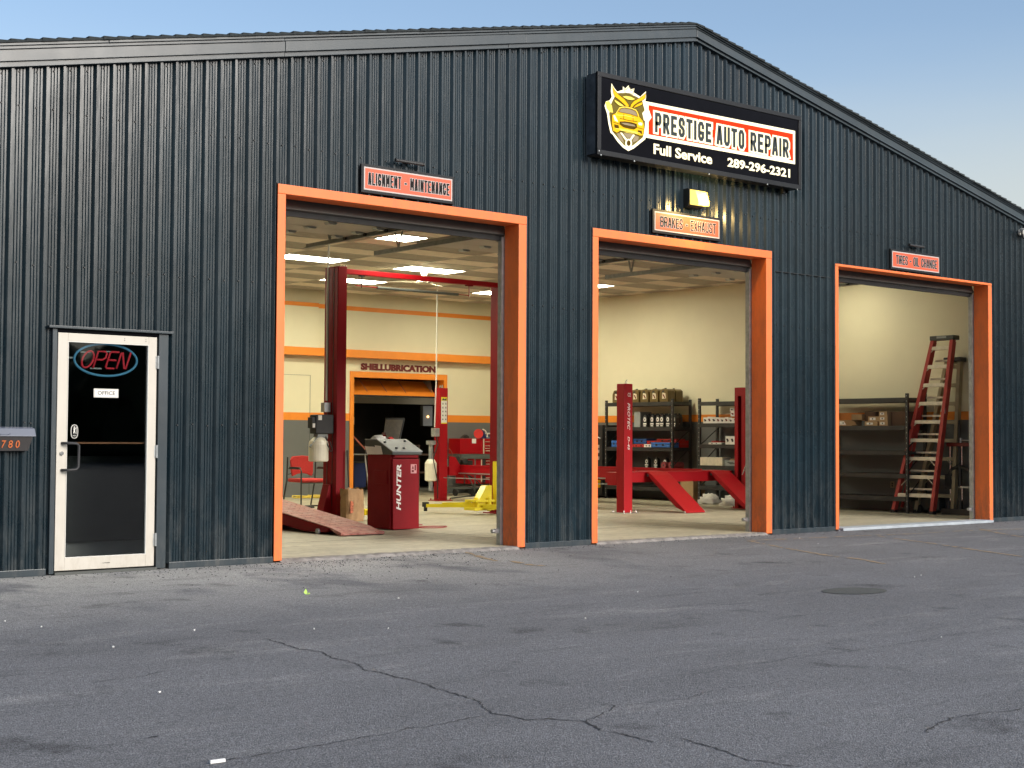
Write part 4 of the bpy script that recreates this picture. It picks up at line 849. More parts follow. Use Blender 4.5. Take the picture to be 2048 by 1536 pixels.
# yellow carriages and arms
b = B(); b.box(14.655, 14.75, 5.50, 5.60, .10, .84); obj('carriage', b, 'yellow', lf, bevel=.008)
b = B(); b.prism([(14.50, .46), (14.60, .46), (14.60, .10), (14.30, .10), (14.33, .22)], 5.55, 5.70); b.box(14.22, 14.62, 5.50, 5.78, .07, .115); b.box(14.24, 14.62, 5.50, 5.78, .20, .235); b.cyl((14.36, 5.64, .06), (14.36, 5.64, .27), .045, 12); b.cyl((14.52, 5.52, .06), (14.52, 5.52, .27), .035, 12); obj('arm_hinge', b, 'yellow', lf, bevel=.004)
b = B(); b.bar((14.36, 5.66, .15), (14.12, 6.18, .14), .12, .075); b.bar((14.16, 6.10, .13), (13.98, 6.45, .12), .085, .055); b.bar((14.3, 5.70, .2), (14.10, 6.2, .12), .015, .03); obj('swing_arm', b, 'yellow', lf, bevel=.004)
b = B(); b.cyl((13.97, 6.47, .10), (13.97, 6.47, .175), .055, 14); b.cyl((13.97, 6.47, .03), (13.97, 6.47, .10), .03, 10); obj('lift_pad', b, 'rubber', lf)
b = B(); b.bar((14.42, 5.52, .13), (14.62, 4.9, .12), .11, .07); obj('swing_arm', b, 'yellow', lf, bevel=.004)
b = B(); b.box(11.81, 11.90, 5.52, 5.80, .10, .40); obj('carriage', b, 'yellow', lf, bevel=.008)
b = B(); b.bar((11.90, 5.6, .13), (12.02, 5.22, .12), .15, .09); b.bar((11.98, 5.3, .12), (12.10, 4.98, .11), .11, .07); obj('swing_arm', b, 'yellow', lf, bevel=.004)
b = B(); b.cyl((12.1, 4.95, .02), (12.1, 4.95, .09), .06, 12); obj('lift_pad', b, 'rubber', lf)

# ---- four post lift with ramps
fp = thing('four_post_lift', 'bright red four post lift with two drive up ramps', 'car lift', (18.1, 7.3, 0))
LP = [(16.60, 4.60, 2.115), (16.88, 10.0, 2.18), (19.53, 4.60, 2.12), (19.72, 10.0, 2.15)]
for i, (x, y, h) in enumerate(LP):
    if i < 2:
        b = B(); b.box(x, x + .19, y, y + .18, .012, h); obj('post', b, 'red2', fp, bevel=.010)
    else:
        b = B(); b.box(x, x + .022, y, y + .07, .012, h); b.box(x, x + .022, y + .155, y + .23, .012, h); b.box(x + .14, x + .16, y, y + .23, .012, h); b.box(x + .022, x + .14, y, y + .015, .012, h); b.box(x + .022, x + .14, y + .215, y + .23, .012, h); b.box(x, x + .16, y, y + .23, h, h + .012); b.box(x, x + .022, y + .07, y + .155, h - .14, h); obj('post', b, 'red2', fp)
    b = B(); b.box(x - .07, x + .27, y - .07, y + .26, 0, .012)
    for dx, dy in ((-.04, -.04), (.23, -.04), (-.04, .22), (.1, -.05)): b.cyl((x + dx, y + dy, .012), (x + dx, y + dy, .045), .011, 6)
    obj('base_plate', b, 'chrome' if i == 0 else 'red2', fp)
b = B(); b.tube([(16.70, 4.68, 2.115), (16.70, 4.68, 2.16), (16.72, 4.67, 2.175)], .006, 6); b.tube([(16.74, 4.69, 2.115), (16.745, 4.69, 2.19)], .006, 6); b.cyl((16.9, 10.02, 2.18), (16.9, 10.02, 2.225), .018, 8); b.cyl((16.98, 10.06, 2.18), (16.98, 10.06, 2.24), .012, 8); obj('cable_end', b, 'chrome', fp)
# crossbeams and runways
for y, xa, xb in ((5.03, 16.70, 19.62), (10.10, 17.07, 19.72)):
    b = B(); b.box(xa, xb, y - .06, y + .12, .49, .655); b.box(xa, xb, y - .075, y + .12, .645, .66); b.box(xa, xb, y - .075, y + .12, .485, .495); obj('crossbeam', b, 'red2', fp, bevel=.004)
    b = B(); b.prism([(xa + .05, .485), (xa + .40, .485), (xa + .36, .62), (xa + .19, .84), (xa + .05, .86)], y - .10, y - .08); obj('gusset', b, 'red2', fp)
b = B(); b.box(16.60, 16.79, 4.78, 5.0, .45, .66); obj('carriage', b, 'red2', fp, bevel=.005)
b = B(); b.box(16.99, 17.05, 4.924, 4.928, .60, .645); obj('sticker', b, 'paper', fp)
for xa in (17.38, 19.02):
    b = B(); b.box(xa, xa + .47, 5.16, 10.35, .585, .66); b.box(xa - .012, xa + .03, 5.16, 10.35, .50, .60); b.box(xa + .44, xa + .482, 5.16, 10.35, .50, .60); b.box(xa - .012, xa + .03, 5.16, 10.35, .66, .69); obj('runway', b, 'red2', fp)
b = B(); b.box(17.34, 17.36, 5.1, 10.1, .52, .54); b.box(16.98, 17.0, 5, 10.1, .44, .455); obj('side_rail', b, 'steel', fp)
for xa in (17.45, 19.01):
    b = B(); b.prism([(4.02, .006), (4.02, .022), (4.80, .602), (4.91, .664), (5.18, .672), (5.18, .65), (4.93, .64), (4.84, .54), (4.25, .09)], xa, xa + .45, 'x'); obj('ramp', b, 'red2', fp, bevel=.004)
    b = B(); b.cyl((xa - .012, 4.05, .018), (xa + .02, 4.05, .018), .018, 10); b.cyl((xa + .43, 4.05, .018), (xa + .465, 4.05, .018), .018, 10); obj('ramp_wheel', b, 'whitep', fp)
    b = B(); b.cyl((xa - .02, 4.905, .60), (xa + .47, 4.905, .60), .020, 10); obj('hinge_pin', b, 'black', fp)
b = B(); b.prism([(19.50, .62), (19.545, .62), (19.60, .86), (19.56, .86)], 4.50, 4.512); b.prism([(19.36, .6), (19.38, .6), (19.52, .86), (19.50, .86)], 4.50, 4.51); obj('lock_plate', b, 'chrome', fp)
# lettering down the near post: reads top to bottom
yl = 4.597
def down(cx, z_top):   # text drawn left to right at x' from z_top downwards, tops of letters towards +x
    return lambda p: Vector((cx + p.z, p.y, z_top - p.x))
b = text_b('PROTEC', 0, .44, -.028, .028, yl, offset=.01, depth=.002, shear=.25, fn=down(16.70, 1.80)); b.join(text_b('D-45', 0, .22, -.022, .022, yl, offset=.01, depth=.002, shear=.2, fn=down(16.70, 1.25))); b.join(text_b('CE', 16.675, 16.745, 1.905, 1.965, yl, offset=.005, depth=.002)); obj('lettering', b, 'paper', fp)
b = B(); b.box(16.905, 17.045, 9.993, 9.996, 1.49, 2.0); s5 = obj('warning_label', b, 'paper', fp)
b = B(); b.box(16.905, 17.045, 9.991, 9.993, 1.93, 2.0); b.box(16.905, 17.045, 9.991, 9.993, 1.49, 1.51); obj('label_band', b, 'yellow', s5)
b = B(); b.prism([(16.915, 1.94), (17.03, 1.935), (17.03, 1.985), (16.98, 1.96), (16.95, 1.985)], 9.989, 9.991)
for k in range(5):
    for X in (16.93, 17.0): b.box(X, X + .03, 9.991, 9.993, 1.56 + .075 * k, 1.575 + .075 * k); b.box(X + .01, X + .02, 9.991, 9.993, 1.575 + .075 * k, 1.595 + .075 * k)
obj('label_marks', b, 'dgrey', s5)
# conduit, switch, pump of the far post
b = B(); b.tube([(16.83, 10.05, ZC), (16.83, 10.06, 2.3), (16.80, 10.06, 1.42)], .013, 8); obj('conduit', b, 'whitep', fp)
b = B(); b.box(16.76, 16.87, 9.99, 10.12, 1.24, 1.40); obj('switch_box', b, 'steel', fp, bevel=.006)
b = B(); b.box(16.66, 16.80, 10.02, 10.14, 1.08, 1.16); b.cyl((16.73, 10.08, .78), (16.73, 10.08, 1.10), .045, 12); b.cyl((16.73, 10.08, .2), (16.73, 10.08, .4), .045, 12); obj('pump', b, 'steel', fp)
b = B(); b.lathe(16.73, 10.08, [(.08, .38), (.115, .40), (.115, .72), (.07, .80)], 18); obj('oil_tank', b, 'tank', fp)
b = B(); b.tube([(16.79, 10.0, 1.24), (16.82, 9.97, 1.1), (16.74, 9.95, .95), (16.70, 9.96, .8), (16.80, 9.96, .4), (16.82, 9.97, .05)], .010, 6); obj('hose', b, 'rubber', fp)

# ---- alignment console
cn = thing('alignment_console', 'crimson cabinet with sloping grey top and HUNTER lettering', 'workshop machine', (11.17, 3.35, 0))
b = B(); b.box(10.955, 11.02, 3.13, 3.66, .012, .99); b.box(11.02, 11.36, 3.16, 3.66, .012, 1.03); obj('cabinet', b, 'red', cn, bevel=.006)
b = B(); b.add([(10.975, 3.09, .01), (11.395, 3.09, .01), (11.385, 3.09, .93), (10.965, 3.09, .93), (10.975, 3.155, .01), (11.395, 3.155, .01), (11.385, 3.155, .93), (10.965, 3.155, .93)], [(0, 1, 2, 3), (4, 5, 6, 7), (0, 1, 5, 4), (1, 2, 6, 5), (2, 3, 7, 6), (3, 0, 4, 7)]); obj('front_door', b, 'red', cn, bevel=.008)
b = B(); b.box(10.98, 11.38, 3.10, 3.155, .94, .985); b.box(10.99, 11.37, 3.085, 3.10, .955, .985); obj('drawer_lip', b, 'red', cn, bevel=.004)
b = B(); b.prism([(3.06, .985), (3.06, 1.02), (3.42, 1.175), (3.70, 1.175), (3.70, .99)], 10.935, 11.41, 'x'); obj('top_body', b, 'dgrey', cn, bevel=.008)
b = B(); b.prism([(3.05, 1.022), (3.05, 1.034), (3.42, 1.19), (3.70, 1.19), (3.70, 1.177), (3.42, 1.177)], 10.93, 11.415, 'x'); obj('top_tray', b, 'grey', cn, bevel=.004)
b = B()
for X, Y, Z in ((10.98, 3.30, 1.14), (11.04, 3.12, 1.063), (11.16, 3.12, 1.063), (11.33, 3.34, 1.155)): b.cyl((X, Y, Z), (X, Y, Z + .02), .018, 10)
obj('knob', b, 'blackp', cn)
b = B(); b.box(10.945, 10.955, 3.20, 3.50, .60, .78); obj('side_pocket', b, 'red', cn, bevel=.004)
b = text_b('HUNTER', 0, .60, -.036, .036, 3.0885, offset=.03, depth=.002, shear=.2, fn=lambda p: Vector((11.06 - p.z, p.y, .26 + p.x))); obj('lettering', b, 'paper', cn)
b = B(); b.box(11.25, 11.345, 3.087, 3.0895, .74, .86); lb = obj('warning_label', b, M('pink_label', (.55, .25, .25), .6), cn)
b = B(); b.prism([(11.265, .80), (11.30, .80), (11.283, .845)], 3.086, 3.087); b.box(11.31, 11.335, 3.086, 3.087, .78, .85); b.box(11.265, 11.30, 3.086, 3.087, .755, .785); obj('label_marks', b, 'maroon', lb)
pp = thing('papers', 'sheaf of white papers tucked in the side of the HUNTER cabinet', 'papers', (10.92, 3.42, .98))
for k in range(5):
    b = B(); y0 = 3.28 + .045 * k; b.add([(10.935 - .004 * k, y0, .99), (10.935 - .004 * k, y0 + .16, .985), (10.905 - .006 * k, y0 + .15 + random.uniform(-.02, .02), 1.10 + random.uniform(-.03, .015)), (10.91 - .006 * k, y0 + .01, 1.10 + random.uniform(-.03, .015))], [(0, 1, 2, 3)]); obj('sheet', b, 'paper', pp)
def crumple(name, lab, cat, c, r, sc, mat, seed):
    random.seed(seed); b = B(); n, m = 9, 14
    vs = [(c[0], c[1], c[2])]
    for i in range(1, n + 1):
        th = PI / 2 * i / n
        for k in range(m):
            rr = r * random.uniform(.72, 1.18); ph = 2 * PI * k / m
            vs.append((c[0] + sc[0] * rr * math.sin(th) * math.cos(ph), c[1] + sc[1] * rr * math.sin(th) * math.sin(ph), c[2] + max(0, sc[2] * rr * math.cos(th))))
    vs[0] = (c[0], c[1], c[2] + sc[2] * r)
    fs = [(0, 1 + k, 1 + (k + 1) % m) for k in range(m)] + [(1 + i * m + k, 1 + (i + 1) * m + k, 1 + (i + 1) * m + (k + 1) % m, 1 + i * m + (k + 1) % m) for i in range(n - 1) for k in range(m)]
    b.add(vs, fs); o = obj(name, b, mat, loc=c, smooth=True); return tag(o, lab, cat)
crumple('rag', 'crumpled white rag on top of the HUNTER cabinet', 'rag', (11.06, 3.56, 1.19), .09, (1.2, .8, .55), 'bag', 3)
crumple('rag', 'small reddish rag on the back of the HUNTER cabinet', 'rag', (11.28, 3.6, 1.19), .04, (1.2, .8, .7), 'redf', 4)
# ---- low red ramp by the left jamb
rm = thing('drive_on_ramp', 'low dusty crimson drive on ramp on small wheels', 'ramp', (10.1, 3.6, 0))
b = B(); b.prism([(2.78, .085), (5.4, .40), (5.4, .30), (4.55, .14), (3.35, .02), (2.85, .03)], 9.80, 10.40, 'x'); obj('ramp_body', b, 'red', rm, bevel=.006)
b = B(); b.prism([(2.76, .088), (5.4, .404), (5.4, .412), (2.76, .096)], 9.795, 10.405, 'x'); obj('deck', b, 'redd', rm)
b = B(); b.prism([(2.46, .012), (2.46, .03), (2.755, .094), (2.755, .07), (2.6, .012)], 9.80, 10.40, 'x'); obj('front_flap', b, 'redd', rm, bevel=.003)
b = B(); b.cyl((9.78, 2.50, .025), (9.88, 2.50, .025), .022, 10); b.cyl((10.30, 2.50, .025), (10.42, 2.50, .025), .022, 10); obj('tip_roller', b, 'redd', rm)
b = B(); b.cyl((9.77, 3.02, .035), (9.80, 3.02, .035), .035, 14); b.cyl((10.40, 3.02, .035), (10.43, 3.02, .035), .035, 14); obj('wheel', b, 'steel', rm)
b = B(); b.box(9.85, 10.35, 4.3, 4.9, 0, .16); obj('shadow_block', b, 'black', rm)  # black block standing in for the shadow beneath the ramp
b = B()
for i in range(7):
    for k in range(12):
        X, Y = 9.84 + .08 * i + .04 * (k % 2), 2.95 + .17 * k; Z = .088 + (Y - 2.76) * .1197 + .009
        b.bar((X - .014, Y - .014, Z), (X + .014, Y + .014, Z), .008, .004)
obj('tread', b, 'redd', rm, kind='stuff')

# ---- kraft paper refuse bag with a broom handle
kb = thing('paper_bag', 'brown paper refuse bag standing beside the red lift post', 'paper bag', (11.72, 5.2, 0))
b = B(); vs = []; n = 24; lv = [0, .03, .1, .18, .26, .34, .40, .455, .47]
random.seed(21)
for i, z in enumerate(lv):
    for k in range(n):
        a = 2 * PI * k / n; sx = .155 * (1 - .03 * i / 8); sy = .13
        r = (abs(math.cos(a)) ** 4 + abs(math.sin(a)) ** 4) ** -.25
        j = random.uniform(.93, 1.05) if 0 < i < 7 else 1
        vs.append((11.72 + sx * r * math.cos(a) * j + .01 * math.sin(z * 9), 5.2 + sy * r * math.sin(a) * j, z + (random.uniform(-.02, .02) if i > 5 else 0)))
fs = [(i * n + k, i * n + (k + 1) % n, (i + 1) * n + (k + 1) % n, (i + 1) * n + k) for i in range(len(lv) - 1) for k in range(n)] + [tuple(range(n))]
b.add(vs, fs); obj('bag_wall', b, 'kraft', kb)
b = B(); b.prism([(11.60, .12), (11.655, .13), (11.66, .28), (11.61, .30)], 5.060, 5.064); obj('print', b, M('faded_red_print', (.42, .12, .06), .8, var=.4, scale=30, thr=(.4, .6)), kb)
crumple('bag_fill', 'x', 'x', (11.72, 5.2, .40), .12, (1, .9, .5), 'paper', 8); o = bpy.data.objects['bag_fill']; o.parent = kb; o.location = Vector((11.72, 5.2, .40)) - Vector(kb.location); del o['category']; del o['label']; o.name = 'waste'
br = thing('broom', 'broom standing upright behind the brown paper bag', 'broom', (11.80, 5.42, 0))
b = B(); b.cyl((11.80, 5.40, .45), (11.79, 5.44, 1.02), .012, 8); b.cyl((11.80, 5.40, .10), (11.80, 5.40, .46), .011, 8); obj('handle', b, 'black', br)
b = B(); b.prism([(11.74, .0), (11.86, 0), (11.82, .11), (11.78, .11)], 5.38, 5.42); obj('head', b, 'black', br)

# ---- red chair
ch = thing('chair', 'red upholstered armchair with black frame behind the red post', 'chair', (13.65, 9.6, 0))
b = B(); b.box(13.40, 13.92, 9.32, 9.82, .42, .485); obj('seat', b, 'redf', ch, bevel=.03, smooth=True)
b = B(); vs = []
pr = [(13.50, .52), (13.48, .60), (13.46, .80), (13.50, .87), (13.70, .885), (13.88, .87), (13.92, .80), (13.92, .60), (13.90, .52), (13.80, .56), (13.70, .575), (13.60, .56)]
b.prism(pr, 9.80, 9.85); obj('backrest', b, 'redf', ch, bevel=.012)
for X in (13.37, 13.95):
    b = B(); b.tube([(X, 9.30, .0), (X + .01, 9.32, .62), (X + .015, 9.36, .66), (X + .02, 9.75, .66)], .014, 8); b.tube([(X + .02, 9.80, .86), (X + .02, 9.82, .45), (X, 9.92, 0)], .014, 8); obj('frame_leg', b, 'black', ch)
    b = B(); b.box(X - .01, X + .04, 9.38, 9.70, .665, .69); obj('armrest', b, 'blackp', ch, bevel=.008)
b = B(); b.tube([(13.38, 9.34, .41), (13.95, 9.34, .41)], .010, 6); b.tube([(13.40, 9.82, .55), (13.65, 9.85, .60), (13.93, 9.82, .55)], .009, 6); obj('crossbar', b, 'black', ch)

# hoses and cords on the floor
def hose(name, lab, cat, pts, r, mat, seg=6):
    b = B(); P = [Vector(p) for p in pts]; Q = []
    for i in range(len(P) - 1):
        p0, p1, p2, p3 = P[max(i - 1, 0)], P[i], P[i + 1], P[min(i + 2, len(P) - 1)]
        for k in range(6):
            t = k / 6; Q.append(.5 * ((2 * p1) + (-p0 + p2) * t + (2 * p0 - 5 * p1 + 4 * p2 - p3) * t * t + (-p0 + 3 * p1 - 3 * p2 + p3) * t ** 3))
    Q.append(P[-1]); b.tube(Q, r, seg); return tag(obj(name, b, mat, loc=tuple(P[0])), lab, cat)
hose('air_hose', 'black air hose running along the floor by the red chair', 'hose', [(12.55, 9.0, .012), (13.0, 9.35, .012), (13.25, 9.2, .012), (13.38, 8.9, .012), (13.45, 9.3, .012), (13.9, 9.4, .012), (14.5, 9.5, .012)], .014, 'rubber')
random.seed(31); pt = []
for k in range(34): a = k * .9; pt.append((15.55 + .42 * math.cos(a) + random.uniform(-.1, .1) + .01 * k, 12.45 + .13 * math.sin(a) + random.uniform(-.04, .04), .015 + .035 * (k % 4) / 3))
hose('extension_cord', 'tangled yellow extension cord on the floor by the back wall', 'cord', pt, .011, M('yellow_cord', (.62, .45, .06), .5))
hose('air_hose', 'dark red hose lying coiled beside the HUNTER cabinet', 'hose', [(11.42, 3.3, .01), (11.75, 3.42, .01), (12.0, 3.30, .01), (11.75, 3.1, .01), (11.45, 3.2, .016), (11.72, 3.6, .02), (11.95, 3.8, .01), (11.6, 3.85, .01), (11.38, 3.6, .01)], .007, M('red_hose', (.25, .03, .03), .5))
hs = thing('hose_reel', 'small black reel at the left jamb of the first bay', 'reel', (12.4, 9.2, 0))
b = B(); b.cyl((12.40, 9.02, .17), (12.40, 9.12, .17), .11, 16); b.cyl((12.40, 8.98, .17), (12.40, 9.02, .17), .15, 16); obj('drum', b, 'black', hs)
b = B(); b.bar((12.30, 9.05, .15), (12.25, 9.05, 0), .02, .02); b.bar((12.5, 9.05, .15), (12.60, 9.05, 0), .02, .02); b.bar((12.45, 9.0, .1), (12.55, 8.9, 0), .015, .015); obj('stand', b, 'steel', hs)

# ---- tool chest and the clutter on it
tc = thing('tool_chest', 'red steel tool chest with drawers against the grey back wall', 'tool chest', (20.0, 12.6, 0))
b = B(); b.box(19.30, 20.75, 12.50, 12.92, .87, 1.205); obj('top_chest', b, 'red2', tc, bevel=.006)
b = B(); b.box(19.50, 20.75, 12.48, 12.92, .22, .76); obj('roller_cabinet', b, 'red2', tc, bevel=.006)
b = B(); b.box(19.93, 19.955, 12.488, 12.50, .875, 1.20); b.box(19.86, 19.88, 12.468, 12.48, .25, .75); obj('edge_strip', b, 'alum', tc)
b = B(); b.box(19.90, 19.98, 12.466, 12.48, .24, .755); obj('dark_gap', b, 'black', tc)
for z in (.93, .985, 1.04, 1.13): b = B(); b.box(19.99, 20.72, 12.482, 12.50, z, z + .012); obj('drawer_handle', b, 'alum', tc)
for z in (.34, .44, .54, .64, .71): b = B(); b.box(20.0, 20.72, 12.462, 12.48, z, z + .012); obj('drawer_handle', b, 'alum', tc)
b = B(); b.box(19.62, 19.73, 12.492, 12.499, 1.10, 1.20); obj('note', b, 'paper', tc)
for X in (19.58, 20.1, 20.65): b = B(); b.cyl((X, 12.52, .075), (X + .05, 12.52, .075), .075, 14); obj('castor', b, 'rubber', tc)
b = B(); b.box(19.30, 20.75, 12.46, 12.92, .765, .865); obj('shelf', b, 'dgreen', tc)
fn_ = thing('funnel', 'red plastic funnel lying on the tool chest', 'funnel', (19.83, 12.6, 1.21)); b = B(); b.cyl((19.80, 12.50, 1.31), (19.95, 12.75, 1.30), .105, 18, .03); obj('cone', b, 'redp', fn_); b = B(); b.cyl((19.95, 12.75, 1.30), (20.02, 12.85, 1.30), .03, 10, .015); obj('spout', b, 'redp', fn_)
jb = thing('jug', 'blue jug with white handle beside the red funnel', 'jug', (20.02, 12.7, 1.21)); b = B(); b.prism([(19.92, 1.21), (20.13, 1.21), (20.08, 1.33), (20.02, 1.40), (19.94, 1.38)], 12.62, 12.76); obj('body', b, 'navy', jb, bevel=.015); b = B(); b.tube([(20.0, 12.6, 1.41), (20.07, 12.6, 1.38), (20.13, 12.6, 1.29), (20.13, 12.6, 1.24)], .016, 8); obj('handle', b, 'paper', jb)
tb = thing('tool_tray', 'blue and white tray at the right end of the tool chest', 'tray', (20.35, 12.65, 1.21)); b = B(); b.prism([(20.18, 1.21), (20.7, 1.21), (20.7, 1.30), (20.25, 1.29)], 12.55, 12.8); obj('tray', b, M('pale_blue', (.16, .30, .45), .4), tb, bevel=.01); b = B(); b.box(20.16, 20.7, 12.54, 12.80, 1.305, 1.335); obj('lid', b, 'paper', tb, bevel=.004)
b = B(); b.prism([(19.43, 1.21), (19.62, 1.21), (19.60, 1.26), (19.54, 1.29), (19.50, 1.27)], 12.58, 12.7); tag(obj('glove', b, 'black', loc=(19.5, 12.6, 1.21), bevel=.012), 'black rag or glove on the left end of the tool chest', 'glove')
# service cart with hose
ct = thing('service_cart', 'black service cart on wheels before the tool chest', 'cart', (18.9, 11.9, 0))
b = B(); b.box(18.42, 19.20, 11.8, 12.2, .60, .64); b.box(18.55, 19.7, 11.85, 12.25, .14, .18); obj('shelf', b, 'dgreen', ct)
b = B()
for X, Y in ((18.45, 11.82), (19.18, 11.82), (18.45, 12.18), (19.18, 12.18)): b.cyl((X, Y, .10), (X, Y, .78), .014, 8)
b.bar((18.6, 11.82, .6), (18.4, 11.82, .12), .02, .02); b.bar((18.9, 11.82, .6), (19.15, 11.82, .16), .02, .02); obj('frame', b, 'dgreen', ct)
for X, Y in ((18.62, 11.8), (19.08, 11.8), (19.55, 12.0), (19.9, 12.1)): b = B(); b.cyl((X, Y, .075), (X + .035, Y, .075), .075, 14); obj('wheel', b, 'rubber', ct)
b = B(); b.cyl((18.72, 11.85, .74), (18.72, 12.1, .74), .10, 14); b.box(18.50, 18.68, 11.83, 12.1, .64, .80); b.cyl((18.95, 11.85, .72), (18.95, 12.05, .70), .07, 12); b.box(19.02, 19.14, 11.85, 12.1, .5, .74); obj('machine', b, 'black', ct, bevel=.008)
b = B(); b.tube([(18.62 + .16 * math.cos(t), 12.1, .84 + .16 * math.sin(t)) for t in [PI * k / 12 for k in range(13)]], .010, 6); obj('hose_loop', b, M('dull_red_hose', (.22, .05, .04), .5), ct)
hose('air_hose', 'black hose looping from the cart down to the floor', 'hose', [(18.9, 11.75, .45), (19.15, 11.7, .3), (19.25, 11.6, .1), (19.1, 11.5, .014), (18.6, 11.3, .014), (17.6, 10.6, .014)], .014, 'rubber')

# ---- the room behind
bn = thing('workbench', 'dark wooden workbench in the back room', 'workbench', (19.3, 15.6, 0))
b = B(); b.box(18.35, 20.3, 15.35, 15.95, 1.02, 1.05); b.box(17.7, 20.9, 15.2, 16.0, .80, .84); b.box(18.3, 20.8, 15.3, 15.9, .38, .41); obj('shelf', b, 'wood', bn)
for X in (18.36, 19.15, 20.25): b = B(); b.box(X, X + .05, 15.36, 15.9, 0, 1.02); obj('leg', b, 'wood', bn)
wbd = thing('whiteboard', 'small pale board leaning on the bench in the back room', 'whiteboard', (19.6, 15.7, 1.05)); b = B(); b.prism([(19.42, 1.06), (19.86, 1.06), (20.02, 1.68), (19.50, 1.68)], 15.62, 15.64); obj('board', b, 'alum', wbd); b = B(); b.bar((19.50, 15.61, 1.66), (20.02, 15.61, 1.665), .02, .04); b.bar((20.02, 15.61, 1.66), (19.86, 15.61, 1.06), .02, .03); obj('rim', b, 'grey', wbd)
cn2 = thing('spray_can', 'red spray can standing on the back room bench', 'spray can', (19.33, 15.45, 1.05)); b = B(); b.lathe(19.33, 15.45, [(.06, 1.05), (.062, 1.24), (.05, 1.28)], 16); obj('can', b, 'redp', cn2); b = B(); b.lathe(19.33, 15.45, [(.05, 1.28), (.05, 1.33), (.03, 1.335)], 14); obj('cap', b, M('pale_red', (.6, .3, .28), .5), cn2)
for (X0, X1, Z0, Z1, Y, m_, lab) in ((19.98, 20.30, .85, 1.0, 15.5, 'card', 'small carton on the bench beside the spray can'), (19.6, 20.3, .42, .62, 15.5, 'card', 'long carton on the lower shelf of the back bench'), (20.0, 20.35, .12, .36, 15.6, 'cardd', 'dark carton under the back bench'), (19.3, 19.6, .42, .7, 15.5, 'cardd', 'brown carton left on the lower shelf of the back bench')):
    b = B(); b.box(X0, X1, Y, Y + .3, Z0, Z1); o = tag(obj('carton', b, m_, loc=((X0 + X1) / 2, Y + .15, Z0), bevel=.003), lab, 'carton')
bb = thing('tool_tray', 'yellowish open tray of parts on the back bench', 'tray', (20.1, 15.4, .85)); b = B(); b.box(19.75, 20.15, 15.25, 15.45, .845, .89); obj('tray', b, 'card', bb, bevel=.004); b = B(); b.cyl((19.95, 15.3, .9), (19.95, 15.36, .98), .03, 8); b.box(20.0, 20.3, 15.3, 15.4, .845, .93); obj('part_pile', b, 'alum', bb)
pb = thing('electrical_panel', 'grey electrical panel on the right wall of the back room', 'electrical panel', (20.6, 16.0, 1.4)); b = B(); b.box(20.52, 20.80, 15.55, 15.66, 1.50, 1.98); obj('box', b, 'grey', pb, bevel=.006); b = B(); b.cyl((20.66, 15.55, 1.72), (20.66, 15.53, 1.72), .025, 10); obj('indicator', b, E('lit_indicator', (1, .5, .15), 2.), pb)
wx = thing('wall_box', 'cream dispenser box on the left wall of the back room', 'dispenser', (17.75, 14.6, 1.5)); b = B(); b.box(17.62, 17.92, 14.55, 14.75, 1.50, 1.66); obj('box', b, 'cream', wx, bevel=.006); b = B(); b.box(17.70, 17.88, 14.57, 14.7, 1.40, 1.50); obj('base', b, 'black', wx)
for X, m_, lab in ((17.45, 'navy', 'left navy bin by the orange door frame'), (17.85, 'navy', 'right navy bin half hidden by the HUNTER cabinet')):
    t = thing('bin', lab, 'bin', (X, 14.3, 0), 'navy bins in the back room'); b = B(); b.add([(X - .15, 14.2, .12), (X + .15, 14.2, .12), (X + .17, 14.2, .66), (X - .17, 14.2, .66), (X - .15, 14.5, .12), (X + .15, 14.5, .12), (X + .17, 14.5, .66), (X - .17, 14.5, .66)], [(0, 1, 2, 3), (4, 5, 6, 7), (0, 1, 5, 4), (1, 2, 6, 5), (2, 3, 7, 6), (3, 0, 4, 7)]); obj('body', b, m_, t, bevel=.01); b = B(); b.box(X - .18, X + .18, 14.19, 14.51, .655, .685); obj('rim', b, 'dgrey', t)
tbl = thing('folding_table', 'small light folding table in the back room', 'table', (17.6, 14.0, 0)); b = B(); b.box(17.25, 17.85, 13.75, 14.05, .84, .86); obj('tabletop', b, 'grey', tbl); b = B(); b.bar((17.40, 13.8, .84), (17.20, 13.8, .2), .02, .02); b.bar((17.7, 13.8, .84), (17.82, 13.8, 0), .02, .02); obj('leg', b, 'whitep', tbl)
hose('pole', 'pinkish pole leaning behind the orange door frame', 'pole', [(17.0, 13.35, 1.33), (17.25, 13.38, 1.12), (17.75, 13.45, .72)], .016, M('pink_pole', (.5, .16, .12), .5))
# wall outlet
o = thing('outlet', 'cream electrical outlet low on the grey wall of the right bay', 'outlet', (21.19, 2.7, .45)); b = B(); b.box(21.192, 21.2, 2.66, 2.74, .395, .505); obj('plate', b, 'beige', o, bevel=.003); b = B(); b.box(21.189, 21.192, 2.685, 2.715, .415, .445); b.box(21.189, 21.192, 2.685, 2.715, .455, .485); obj('socket', b, 'black', o)

